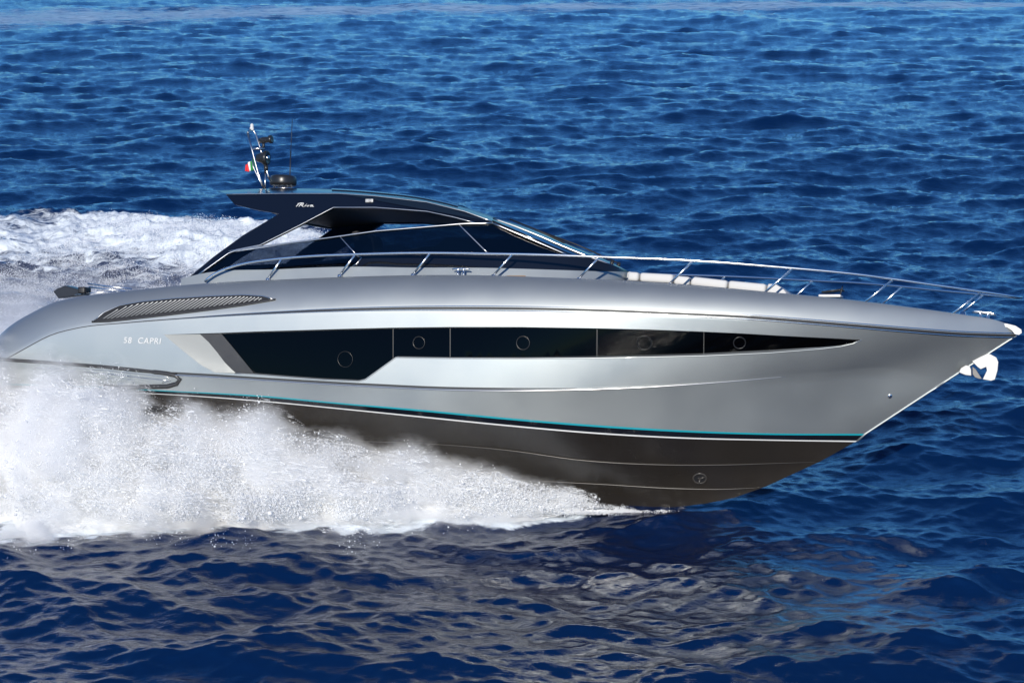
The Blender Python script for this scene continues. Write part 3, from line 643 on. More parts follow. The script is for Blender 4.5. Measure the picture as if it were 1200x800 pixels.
# script lettering on the hardtop side, drawn as strokes
c1 = lambda x, y: (240 + x / 4.446, 130 + y / 4.446)
strokes = [[(476,499),(484,490),(492,483)], [(490,499),(496,491),(503,483),(512,482),(515,486),(508,490),(499,491),(507,494),(514,500)], [(520,499),(524,493),(527,490)], [(530,485),(531,484)], [(532,490),(533,497),(537,498),(544,490)], [(561,492),(553,491),(548,496),(551,499),(558,496),(563,490),(561,498),(568,498)], [(484,484),(500,480),(516,481)]]
m = MB()
for st in strokes: m.tube([sp_(*c1(*p), -0.012) for p in st], 0.009, 6)
m.build('lettering', M_WHITE, yacht)
# ------------------------------------------------------------------ flag on the mast stay
flag = place(empty('ensign_flag')); tag(flag, 'small green white and red flag flying from the mast on the hardtop', 'flag')
fm = [mat('flag_green', (0.03, 0.25, 0.06), 0.8), mat('flag_white', (0.8, 0.8, 0.78), 0.8), mat('flag_red', (0.6, 0.03, 0.035), 0.8)]
A0, A1 = bp(*k7(148, 405), -0.2), bp(*k7(160, 525), -0.2); B0, B1 = bp(*k7(66, 470), -0.2), bp(*k7(70, 540), -0.2)
m = MB()
for s in range(3):
    m.cur = s; rows = []
    for a in np.linspace(s / 3, (s + 1) / 3, 6):
        top = np.array(A0) * (1 - a) + np.array(B0) * a; btm = np.array(A1) * (1 - a) + np.array(B1) * a
        rows.append([top + (btm - top) * b + np.array([0.0, 0.04 * math.sin(a * 9 + b * 1.5), -0.02 * math.sin(a * 3.1)]) for b in np.linspace(0, 1, 6)])
    m.grid(rows)
f_ = m.build('cloth', fm, flag, weld=False)
md = f_.modifiers.new('thickness', 'SOLIDIFY'); md.thickness = 0.004
# ------------------------------------------------------------------ sun-pad cushions on the foredeck
c5 = lambda x, y: (700 + x / 4, 270 + y / 4)
segs = [((192,204), (245,207), 'foremost'), ((245,207), (400,215), ''), ((400,219), (475,226), ''), ((475,222), (645,241), ''), ((645,240), (820,256), '')]
labs = ['short white sun-pad cushion on the foredeck, nearest the windscreen', 'white sun-pad cushion on the foredeck, second from the windscreen', 'short white sun-pad cushion in the middle of the foredeck row', 'long white sun-pad cushion on the foredeck, second from its bow end', 'white sun-pad cushion at the bow end of the foredeck row']
for k, ((xa, ya), (xb, yb), _) in enumerate(segs):
    a, b = g(*c5(xa + 2, ya), -0.0), g(*c5(xb - 2, yb), -0.0)
    u = (b - a); L = np.linalg.norm(u); u /= L; n_ = np.cross(u, (0, 1, 0)); n_ = n_ if n_[2] > 0 else -n_
    W = 2.0 - 0.12 * k; th = 0.17
    m = MB(); m.box((a + b) / 2 - n_ * (th / 2 + 0.035), (L, W, th), u, (0, 1, 0), n_)
    o = m.build('sunpad_cushion', M_CUSHION, None, bevel=0.05); place(o)
    tag(o, labs[k], 'cushion', 'white sun-pad cushions on the foredeck')
a, b = g(*c5(825, 262), 0), g(*c5(915, 280), 0); u = b - a; L = np.linalg.norm(u); u /= L; n_ = np.cross(u, (0, 1, 0)); n_ = n_ if n_[2] > 0 else -n_
m = MB(); prof = [(0, 0.0), (0, -0.2), (L, -0.2), (L, -0.1), (L * 0.8, -0.04), (L * 0.4, 0.02)]
m.slab([a + u * s + n_ * t - np.array([0, 0.7, 0]) for s, t in prof], (0, 1.4, 0)); o = m.build('bolster', M_CUSHION, None, bevel=0.03); place(o); tag(o, 'white wedge-shaped headrest bolster at the bow end of the foredeck cushions', 'cushion')
# ------------------------------------------------------------------ noise and wave fields
RNG = np.random.default_rng(11)
def hash3(i, j, k, s):
    with np.errstate(over='ignore'):
        h = (i.astype(np.uint32) * np.uint32(374761393) + j.astype(np.uint32) * np.uint32(668265263) + k.astype(np.uint32) * np.uint32(2147483647 ^ 61) + np.uint32(s) * np.uint32(974711))
        h = (h ^ (h >> np.uint32(13))) * np.uint32(1274126177); h = (h ^ (h >> np.uint32(16))) * np.uint32(2246822519); h ^= h >> np.uint32(15)
    return h.astype(np.float32) / np.float32(4294967295.0)
def vnoise(x, y, z, s=0):
    x = np.asarray(x, np.float32); y = np.asarray(y, np.float32); z = np.asarray(z, np.float32)
    i, j, k = np.floor(x), np.floor(y), np.floor(z); u, v, w = x - i, y - j, z - k
    i, j, k = i.astype(np.int64), j.astype(np.int64), k.astype(np.int64)
    u, v, w = (t * t * (3 - 2 * t) for t in (u, v, w)); r = 0
    for a in (0, 1):
        for b in (0, 1):
            for c in (0, 1):
                r = r + hash3(i + a, j + b, k + c, s) * (u if a else 1 - u) * (v if b else 1 - v) * (w if c else 1 - w)
    return r
def fbm(x, y, z, oct=4, s=0, gain=0.55):
    r = 0; a = 1; t = 0
    for o in range(oct):
        r = r + a * vnoise(x * 2**o, y * 2**o, z * 2**o, s + o); t += a; a *= gain
    return r / t
def ocean(N, L, wind, Lp, lam_min, lam_max, spread, slope, seed, chop):
    rng = np.random.default_rng(seed); k1 = 2*np.pi*np.fft.fftfreq(N, L/N); kx, ky = np.meshgrid(k1, k1, indexing='ij'); k = np.hypot(kx, ky); k[0,0] = 1e-9
    c = (kx*math.cos(wind) + ky*math.sin(wind)) / k
    P = np.exp(-1/(k*Lp)**2) / k**4 * (0.035 + np.abs(c)**spread) * (k < 2*np.pi/lam_min) * (k > 2*np.pi/lam_max)
    H = (rng.normal(size=(N,N)) + 1j*rng.normal(size=(N,N))) * np.sqrt(P); H[0,0] = 0
    f = lambda q: np.real(np.fft.ifft2(q))
    h = f(H); sx = f(1j*kx*H); sy = f(1j*ky*H); sc = slope / math.sqrt(np.mean(sx**2 + sy**2))
    return h*sc, f(1j*kx/k*H)*sc*chop, f(1j*ky/k*H)*sc*chop
def samp(F, L, x, y):                                # periodic bicubic-ish (bilinear on a fine tile) lookup
    N = F.shape[0]; u = x / L * N; v = y / L * N; i = np.floor(u).astype(int); j = np.floor(v).astype(int); a = u - i; b = v - j
    i0, i1, j0, j1 = i % N, (i+1) % N, j % N, (j+1) % N
    return F[i0,j0]*(1-a)*(1-b) + F[i1,j0]*a*(1-b) + F[i0,j1]*(1-a)*b + F[i1,j1]*a*b
WIND = R(97)
TA = (53.0, ocean(512, 53.0, WIND, 0.72, 1.4, 40, 4.0, 0.135, 5, 1.0))
TB = (11.3, ocean(512, 11.3, WIND + 0.25, 0.6, 0.22, 1.6, 2.4, 0.155, 9, 0.75))
TC = (113.0, ocean(256, 113.0, WIND - 0.5, 2.6, 6.0, 60, 3, 0.045, 21, 0.5))
def w0(px, py):                                      # the water surface at a picture position
    r = ray(px, py); t = HCAM / -r[2]; return (CP + r * t)[:2]
def smooth(a, b, x): t = np.clip((x - a) / (b - a), 0, 1); return t * t * (3 - 2 * t)
# hull contact line (starboard side) and spray footprint in boat-heading axes on the water
HX, HY = math.cos(YAW), -math.sin(YAW)               # heading
def to_uv(x, y): dx, dy = x - ORG[0], y - ORG[1]; return -(dx*HX + dy*HY), (dx*HY - dy*HX) # aft distance, distance to starboard
def from_uv(u, v): return ORG[0] - u*HX + v*HY, ORG[1] - u*HY - v*HX
U0 = 1.05                                            # the sheet leaves the hull about a metre abaft the forefoot
def zmax(u): return 0.30 + 2.15 * np.clip((u - U0) / 11.5, 0, 1.0) ** 0.85 * (1 + 0.13*np.sin(1.9*u + 0.4) + 0.10*np.sin(4.3*u + 2.0))
def wmax(u): return 0.30 + 2.9 * np.clip((u - U0) / 11.5, 0, 1.6) ** 0.9 * (1 + 0.14*np.sin(1.25*u + 1.1) + 0.12*np.sin(3.1*u) + 0.07*np.sin(7.3*u + 0.6))
def whull(u): return np.interp(u, [-1, 0.2, 2, 4, 7, 12, 30], [0.0, 0.25, 0.8, 1.3, 1.75, 1.95, 1.95])
_wk = np.array([w0(*p) for p in [(-330,246),(-150,250),(0,253),(120,252),(200,252),(262,258),(300,258),(345,259),(440,266),(520,280)]])
def wake_far(x): return np.interp(x, _wk[:,0], _wk[:,1])
_fw = np.array([w0(*p) for p in [(-400,34),(0,22),(200,17.5),(400,12),(600,9),(900,6.5),(1190,6.5),(1600,7)]])
def foam_fields(x, y):
    u, v = to_uv(x, y)
    inner = whull(u); near = smooth(0.5, 1.3, u) * (1 - smooth(0.75, 1.12, (v - inner) / wmax(u) + 1.0 * (fbm(x*0.9, y*0.9, 0*x, 4, 50) - 0.5))) * (v > -3)
    edge = wake_far(x); d = edge - y                 # distance on the near side of the wake's far edge
    wk = smooth(-0.8, 1.2, d + 5 * (fbm(x*0.16, y*0.10, 0*x, 4, 70) - 0.5)) * (v < 1.0) * smooth(-1.5, 3.5, u + 0.0*v) 
    crest = np.exp(-((d - 5.5) / 4.2) ** 2) * smooth(7, 12, u + 0.12 * np.maximum(0, -v - 10)); trough = np.exp(-((d - 14.0) / 3.8) ** 2)
    wk = wk * 0.88 * smooth(-0.052, -0.115, x / np.maximum(y, 1)) * (0.50 + 0.44 * crest - 0.16 * trough + 0.30 * smooth(15, 21, d) + 0.25 * smooth(0.5, 0.7, fbm(x*0.25, y*0.16, 0*x, 3, 90))) * smooth(-6, 6, u)
    fl = np.interp(x, _fw[:,0], _fw[:,1]); wd = np.interp(x, _fw[:,0], [16, 13, 10, 8, 6, 5, 5, 5])
    line = np.exp(-((y - fl) / wd) ** 2) * 0.66
    return np.clip(near, 0, 1) * 0.8, np.clip(wk, 0, 1), line
def sea_z(x, y, sp=None):
    d = np.hypot(x, y)
    near, wk, line = foam_fields(x, y)
    ax, ay = x*math.cos(0.3) - y*math.sin(0.3), x*math.sin(0.3) + y*math.cos(0.3)
    fade = 1.0 if sp is None else np.clip(1.7 - sp / 1.2, 0.12, 1)
    fb = 1.35 / (1 + (d / 270) ** 3)
    calm = 1 - 0.75 * np.clip(near, 0, 1)
    h = samp(TA[1][0], TA[0], x, y)*fade*calm + samp(TB[1][0], TB[0], ax, ay)*fb*fade + samp(TC[1][0], TC[0], ax, ay)*calm
    cx = samp(TA[1][1], TA[0], x, y)*fade*calm + samp(TC[1][1], TC[0], ax, ay)
    cy = samp(TA[1][2], TA[0], x, y)*fade*calm + samp(TC[1][2], TC[0], ax, ay)
    bx, by = samp(TB[1][1], TB[0], ax, ay)*fb*fade, samp(TB[1][2], TB[0], ax, ay)*fb*fade
    cx = cx + bx*math.cos(0.3) + by*math.sin(0.3); cy = cy - bx*math.sin(0.3) + by*math.cos(0.3)
    u, v = to_uv(x, y)
    # lumps of broken water in the wake
    m = wk > 0.02
    if m.any():
        lump = np.zeros_like(h); xx, yy = x[m], y[m]
        lump[m] = (fbm(xx*1.7, yy*1.5, 0*xx, 5, 30, 0.6) - 0.5) * 0.55 * wk[m] + (np.abs(fbm(xx*0.45, yy*0.45, 0*xx, 3, 33) - 0.5)) * 0.4 * wk[m]
        h = h + lump
        dd = wake_far(x) - y; h = h + 0.22 * np.exp(-((dd - 6) / 4) ** 2) * wk
    return h, cx, cy, near, wk, line
# ------------------------------------------------------------------ the sea: one sheet from under the camera to the horizon
dep = np.concatenate([np.radians(np.linspace(60, 25, 26)[:-1]), np.radians(np.linspace(25, 3.2, 900)), np.radians(np.geomspace(3.1, 0.07, 70))])
rad_ = np.concatenate([[2.0, 4.0], HCAM / np.tan(dep)])
fine = np.radians(np.linspace(-21, 21, 1340)); 
wide = np.radians(np.linspace(21.4, 60, 110)); back_ = np.radians(np.linspace(62, 298, 110)); ang = np.concatenate([fine, wide, back_, np.radians(np.linspace(300, 338.6, 110))])
RR, AA = np.meshgrid(rad_, ang, indexing='ij'); X, Y = RR*np.sin(AA), RR*np.cos(AA)
spc = np.maximum(np.gradient(rad_)[:, None] * 0.35, RR * np.gradient(np.unwrap(ang))[None, :])
hz, cx, cy, near, wk, line = sea_z(X.ravel(), Y.ravel(), spc.ravel())
V = np.stack([X.ravel() + cx, Y.ravel() + cy, hz], 1)
nr, na = RR.shape
i, j = np.meshgrid(np.arange(nr - 1), np.arange(na), indexing='ij'); j2 = (j + 1) % na
F = np.stack([i*na + j, i*na + j2, (i+1)*na + j2, (i+1)*na + j], -1).reshape(-1, 4)
me = bpy.data.meshes.new('sea'); nv = len(V)
me.vertices.add(nv + 1); me.vertices.foreach_set('co', np.concatenate([V, [[0, 0, 0]]]).astype(np.float32).ravel())
tri = np.stack([np.full(na, nv), (np.arange(na) + 1) % na, np.arange(na)], 1)
loops = np.concatenate([F[:, ::-1].ravel(), tri.ravel()]); me.loops.add(len(loops)); me.loops.foreach_set('vertex_index', loops.astype(np.int32))
st = np.concatenate([np.arange(len(F)) * 4, len(F)*4 + np.arange(na)*3]); me.polygons.add(len(st)); me.polygons.foreach_set('loop_start', st.astype(np.int32))
me.update(calc_edges=True); me.validate()
at = me.attributes.new('foam', 'FLOAT', 'POINT'); at.data.foreach_set('value', np.concatenate([np.maximum(near, wk), [0]]).astype(np.float32))
at = me.attributes.new('trail', 'FLOAT', 'POINT'); at.data.foreach_set('value', np.concatenate([line, [0]]).astype(np.float32))
_d = np.hypot(X.ravel(), Y.ravel()); at = me.attributes.new('ripple', 'FLOAT', 'POINT'); at.data.foreach_set('value', np.concatenate([0.27 + 0.15 * smooth(36, 75, _d) * (0.6 + 0.8 * fbm(X.ravel()*0.03, Y.ravel()*0.02, 0*_d, 3, 400)), [0]]).astype(np.float32))
msea = bpy.data.materials.new('sea_water'); msea.use_nodes = True; nt = msea.node_tree; N = nt.nodes; Lk = nt.links.new
pb = N['Principled BSDF']; SEA_BASE = (0.0008, 0.0105, 0.048)
pb.inputs['Base Color'].default_value = (*SEA_BASE, 1); pb.inputs['Roughness'].default_value = 0.055; pb.inputs['IOR'].default_value = 1.45; pb.inputs['Specular IOR Level'].default_value = 0.85
tc = N.new('ShaderNodeTexCoord'); mp = N.new('ShaderNodeMapping'); mp.inputs['Scale'].default_value = (1.0, 1.5, 1.0); Lk(tc.outputs['Object'], mp.inputs[0])
n1 = N.new('ShaderNodeTexNoise'); n1.inputs['Scale'].default_value = 4.0; n1.inputs['Detail'].default_value = 5; n1.inputs['Roughness'].default_value = 0.62; n1.inputs['Distortion'].default_value = 0.5; Lk(mp.outputs[0], n1.inputs['Vector'])
b1 = N.new('ShaderNodeBump'); b1.inputs['Strength'].default_value = 0.5; rp_at = N.new('ShaderNodeAttribute'); rp_at.attribute_name = 'ripple'; Lk(rp_at.outputs['Fac'], b1.inputs['Strength']); b1.inputs['Distance'].default_value = 0.08; Lk(n1.outputs['Fac'], b1.inputs['Height']); Lk(b1.outputs[0], pb.inputs['Normal'])
# foam: white, broken up by noise where the mask is weak
fo = N.new('ShaderNodeAttribute'); fo.attribute_name = 'foam'; tr_ = N.new('ShaderNodeAttribute'); tr_.attribute_name = 'trail'
n2 = N.new('ShaderNodeTexNoise'); n2.inputs['Scale'].default_value = 1.8; n2.inputs['Detail'].default_value = 9; n2.inputs['Roughness'].default_value = 0.72; n2.inputs['Distortion'].default_value = 0.8; mp2 = N.new('ShaderNodeMapping'); mp2.inputs['Scale'].default_value = (0.62, 1.15, 1.0); mp2.inputs['Rotation'].default_value = (0, 0, 0.2); Lk(tc.outputs['Object'], mp2.inputs[0]); Lk(mp2.outputs[0], n2.inputs['Vector'])
def mth(op, a, b=None, c=None):
    q = N.new('ShaderNodeMath'); q.operation = op
    for t, v in enumerate((a, b, c)):
        if v is None: continue
        if isinstance(v, (int, float)): q.inputs[t].default_value = v
        else: Lk(v, q.inputs[t])
    return q.outputs[0]
n3 = N.new('ShaderNodeTexNoise'); n3.inputs['Scale'].default_value = 0.9; n3.inputs['Detail'].default_value = 7; n3.inputs['Roughness'].default_value = 0.7
mp3 = N.new('ShaderNodeMapping'); mp3.inputs['Scale'].default_value = (0.6, 1.6, 1); Lk(tc.outputs['Object'], mp3.inputs[0]); Lk(mp3.outputs[0], n3.inputs['Vector'])
def ramp(v, a, b):
    q = N.new('ShaderNodeMapRange'); q.interpolation_type = 'SMOOTHSTEP'; q.inputs[1].default_value = a; q.inputs[2].default_value = b; Lk(v, q.inputs[0]); return q.outputs[0]
fm1 = ramp(mth('ADD', mth('MULTIPLY', fo.outputs['Fac'], 0.62), mth('SUBTRACT', n2.outputs['Fac'], 0.86)), -0.06, 0.16)
fm2 = mth('MULTIPLY', ramp(mth('ADD', mth('MULTIPLY', tr_.outputs['Fac'], 0.70), mth('SUBTRACT', n3.outputs['Fac'], 0.84)), -0.12, 0.20), 0.9)
fmx = mth('MAXIMUM', fm1, fm2)
df = N.new('ShaderNodeBsdfPrincipled'); df.inputs['Base Color'].default_value = (0.74, 0.80, 0.84, 1); df.inputs['Roughness'].default_value = 0.75; df.inputs['Specular IOR Level'].default_value = 0.2
b2 = N.new('ShaderNodeBump'); b2.inputs['Strength'].default_value = 0.8; b2.inputs['Distance'].default_value = 0.12; Lk(n2.outputs['Fac'], b2.inputs['Height']); Lk(b2.outputs[0], df.inputs['Normal'])
ae = N.new('ShaderNodeBsdfDiffuse'); ae.inputs[0].default_value = (0.27, 0.42, 0.58, 1); m0 = N.new('ShaderNodeMixShader'); Lk(fm2, m0.inputs[0]); Lk(pb.outputs[0], m0.inputs[1]); Lk(ae.outputs[0], m0.inputs[2])   # aerated water of an old wake
ms = N.new('ShaderNodeMixShader'); Lk(fm1, ms.inputs[0]); Lk(m0.outputs[0], ms.inputs[1]); Lk(df.outputs[0], ms.inputs[2]); Lk(ms.outputs[0], N['Material Output'].inputs[0])
sea = link('sea', me, msea); tag(sea, 'deep blue rippled open sea around the yacht', 'sea', None, 'structure')
print('SEA verts', nv)
# ------------------------------------------------------------------ spray
mspray = bpy.data.materials.new('spray_water'); mspray.use_nodes = True; nt = mspray.node_tree; nt.nodes.clear()
o_ = nt.nodes.new('ShaderNodeOutputMaterial'); d1 = nt.nodes.new('ShaderNodeBsdfDiffuse'); d1.inputs[0].default_value = (0.88, 0.89, 0.90, 1); t1 = nt.nodes.new('ShaderNodeBsdfTranslucent'); t1.inputs[0].default_value = (0.88, 0.89, 0.90, 1)
mx = nt.nodes.new('ShaderNodeMixShader'); mx.inputs[0].default_value = 0.35; nt.links.new(d1.outputs[0], mx.inputs[1]); nt.links.new(t1.outputs[0], mx.inputs[2])
nt.links.new(mx.outputs[0], o_.inputs[0])
def droplets(name, P, rad, label, core=None):
    me = bpy.data.meshes.new(name); cv, cf = core if core else (np.zeros((0, 3)), [])
    n = len(P); me.vertices.add(n + len(cv)); me.vertices.foreach_set('co', np.concatenate([cv, P]).astype(np.float32).ravel())
    if len(cf):
        cf = np.asarray(cf); me.loops.add(cf.size); me.loops.foreach_set('vertex_index', cf.ravel().astype(np.int32)); me.polygons.add(len(cf)); me.polygons.foreach_set('loop_start', (np.arange(len(cf)) * cf.shape[1]).astype(np.int32)); me.update(calc_edges=True)
    at = me.attributes.new('drop_radius', 'FLOAT', 'POINT'); at.data.foreach_set('value', np.concatenate([np.full(len(cv), 0.006), rad]).astype(np.float32))
    ob = link(name, me, mspray); tag(ob, label, 'spray', None, 'stuff')
    ng = bpy.data.node_groups.new(name, 'GeometryNodeTree'); ng.interface.new_socket('Geometry', in_out='INPUT', socket_type='NodeSocketGeometry'); ng.interface.new_socket('Geometry', in_out='OUTPUT', socket_type='NodeSocketGeometry')
    a = ng.nodes.new('NodeGroupInput'); b = ng.nodes.new('NodeGroupOutput'); mtp = ng.nodes.new('GeometryNodeMeshToPoints'); na_ = ng.nodes.new('GeometryNodeInputNamedAttribute'); na_.data_type = 'FLOAT'; na_.inputs[0].default_value = 'drop_radius'
    sm = ng.nodes.new('GeometryNodeSetMaterial'); sm.inputs['Material'].default_value = mspray; jn = ng.nodes.new('GeometryNodeJoinGeometry')
    ng.links.new(a.outputs[0], mtp.inputs['Mesh']); ng.links.new(na_.outputs[0], mtp.inputs['Radius']); ng.links.new(mtp.outputs[0], sm.inputs[0]); ng.links.new(sm.outputs[0], jn.inputs[0])
    if len(cf): ng.links.new(a.outputs[0], jn.inputs[0])
    ng.links.new(jn.outputs[0], b.inputs[0])
    ob.modifiers.new('drops', 'NODES').node_group = ng
    return ob
def near_spray(n):
    u = RNG.power(1.5, n) * 18.0 + U0 - 0.1
    q = RNG.random(n) ** 0.75                          # 0 at the hull side, 1 at the outer foot
    zf = RNG.random(n) ** 0.9
    big = fbm(u*0.32, q*2.2, zf*1.2, 4, 100, 0.6)      # plumes
    reach = 0.58 + 0.9 * (big - 0.25)
    w = whull(u) - 0.25 + (wmax(u) * 1.02 + 0.15) * q * (0.45 + 1.15 * (fbm(u*0.75, zf*1.2, q*1.1, 4, 120, 0.6) - 0.05))
    prof = (1 - np.clip(q, 0, 1) ** 2.2) ** 0.65 * 0.93 + 0.09
    z = zmax(u) * prof * reach * 1.28 * zf
    rt = zf                                            # towards the top the drops thin out
    s1 = u*1.0 + z*0.35; s2 = z*1.0 - u*0.10
    fil = fbm(s1*1.1, s2*5.0, w*2.6, 5, 140, 0.62)     # filaments drawn out by the motion
    fine_ = fbm(s1*7.0, s2*17.0, w*9.0, 3, 160, 0.7)
    edge = np.maximum(smooth(0.35, 1.0, rt), smooth(0.55, 1.0, q)) 
    p = smooth(0.40 + 0.06*edge, 0.62 + 0.08*edge, 0.85*fil + 0.15*fine_) * (0.75 - 0.35*edge)
    p *= 0.35 + 0.65 * smooth(0.30, 0.60, big)
    keep = RNG.random(n) < p
    u, w, z, edge = u[keep], w[keep], z[keep], edge[keep]
    x, y = from_uv(u, w)
    n_ = len(u); K = 7; L_ = RNG.gamma(2.0, 0.06, n_)     # every drop is drawn out into a short ligament along its flight
    zs = 0.05 + z; tilt = 0.22 + 0.25 * RNG.normal(size=n_); Ps = []
    for k in range(K):
        a = (k / (K - 1) - 0.5) * L_; xx, yy = from_uv(u + a, w + 0.15 * a); Ps.append(np.stack([xx, yy, np.maximum(0.02, zs + a * tilt)], 1))
    rad = np.exp(RNG.normal(math.log(0.0038), 0.45, n_))
    return np.concatenate(Ps), np.concatenate([rad * (1 - 0.5 * abs(k / (K - 1) - 0.5)) for k in range(K)])
def flung(n):                                          # loose drops thrown clear of the sheet
    u = RNG.power(1.4, n) * 18 + U0 - 0.2; lab = RNG.integers(0, 4000, n); off = np.random.default_rng(3).normal(size=(4000, 3))
    q = RNG.random(n); z = zmax(u) * (0.55 + 0.75 * RNG.random(n) ** 2) * (1 - 0.85*q**1.5); w = whull(u) + wmax(u) * (q * 1.55) * (0.5 + fbm(u*0.9, 0*u, 0*u, 3, 181)) + off[lab, 1] * 0.05
    p = smooth(0.36, 0.7, fbm(u*0.7 + z, z*2 - u*0.2, w*1.5, 4, 180)); k = RNG.random(n) < p * np.where(q > 0.7, 0.015, 0.8)
    x, y = from_uv(u[k], w[k]); return np.stack([x, y, z[k] * (1 - 0.3 * RNG.random(k.sum()))], 1), np.exp(RNG.normal(math.log(0.005), 0.5, k.sum()))
NS = 1.0
def hull_edge(n):                                      # thin sheet running along the wet edge of the bottom ahead of the spray
    u = RNG.uniform(-0.9, 1.6, n); k = RNG.random(n) < smooth(-1.0, 1.3, u) ** 1.8; u = u[k]
    w = whull(np.maximum(u, -0.6)) + np.abs(RNG.normal(size=len(u))) * (0.05 + 0.10 * smooth(-0.5, 1.5, u)); z = np.abs(RNG.normal(size=len(u))) * (0.03 + 0.06 * smooth(-0.5, 1.5, u))
    k = RNG.random(len(u)) < smooth(0.46, 0.60, fbm(u*2.2, w*9 - u*1.2, z*14, 4, 500)) * np.exp(-z * 9); u, w, z = u[k], w[k], z[k]
    x, y = from_uv(u, w); return np.stack([x, y, z + 0.02], 1), np.exp(RNG.normal(math.log(0.004), 0.4, len(u)))
P5_, r5_ = hull_edge(int(80000 * NS))
P1, r1_ = near_spray(int(1300000 * NS)); P2_, r2_ = flung(int(900000 * NS))
uu = np.linspace(U0 + 0.4, 19, 150); ww = np.linspace(0, 1, 36); U, W = np.meshgrid(uu, ww, indexing='ij')
big = fbm(U*0.32, W*2.2, 0*U + 0.5, 4, 100, 0.6); zc = zmax(U) * ((1 - W**2.2) ** 0.65 * 0.93) * (0.30 + 0.75 * (big - 0.2)) * 0.62 - 0.12
wc = whull(U) - 0.25 + wmax(U) * W * 0.84; xc, yc = from_uv(U, wc); cvs = np.stack([xc.ravel(), yc.ravel(), zc.ravel() + 0.10 * (fbm(U*3, W*9, 0*U, 4, 210).ravel() - 0.5)], 1)
ii, jj = np.meshgrid(np.arange(149), np.arange(35), indexing='ij'); cfs = np.stack([ii*36+jj, (ii+1)*36+jj, (ii+1)*36+jj+1, ii*36+jj+1], -1).reshape(-1, 4)
spray = droplets('bow_spray', np.concatenate([P1, P2_, P5_]), np.concatenate([r1_, r2_, r5_]), 'white spray sheet thrown off the near side of the racing hull', (cvs, cfs))
# mist and drops over the wake behind the stern and on the far side
def far_spray(n):
    u = RNG.uniform(2.0, 24, n); v = -RNG.power(1.0, n) * 27 + 0.5
    x, y = from_uv(u, v); d = wake_far(x) - y
    ok = (d > -0.5) & (x / y < -0.058 - 0.05 * RNG.random(n) * (d < 12)) & (u > 3.5 + 0.10 * np.abs(v)); x, y, u, v, d = x[ok], y[ok], u[ok], v[ok], d[ok]
    pl = fbm(x*0.35, y*0.22, 0*x, 4, 300, 0.6)
    top = (0.22 + 1.35 * np.exp(-((v + 4.0) / 3.5) ** 2) + 0.25 * np.exp(-((d - 5) / 3.5) ** 2)) * smooth(0.28, 0.66, pl) 
    z = top * RNG.random(len(x)) ** 1.5
    fil = fbm(x*2.2 + z*1.2, y*1.8, z*2.6, 4, 320, 0.66); p = 0.8 * smooth(0.36, 0.66, fil) * (1 - 0.5 * z / np.maximum(top, 1e-3)) * (0.30 + 0.7 * smooth(-0.5, 4, d))
    k = RNG.random(len(x)) < p; hz_ = sea_z(x[k], y[k])[0]
    return np.stack([x[k], y[k], hz_ + z[k]], 1), np.exp(RNG.normal(math.log(0.0055), 0.4, k.sum()))
P3_, r3_ = far_spray(int(1300000 * NS))
droplets('wake_spray', P3_, r3_, 'white spray and mist hanging over the churned wake behind the stern')

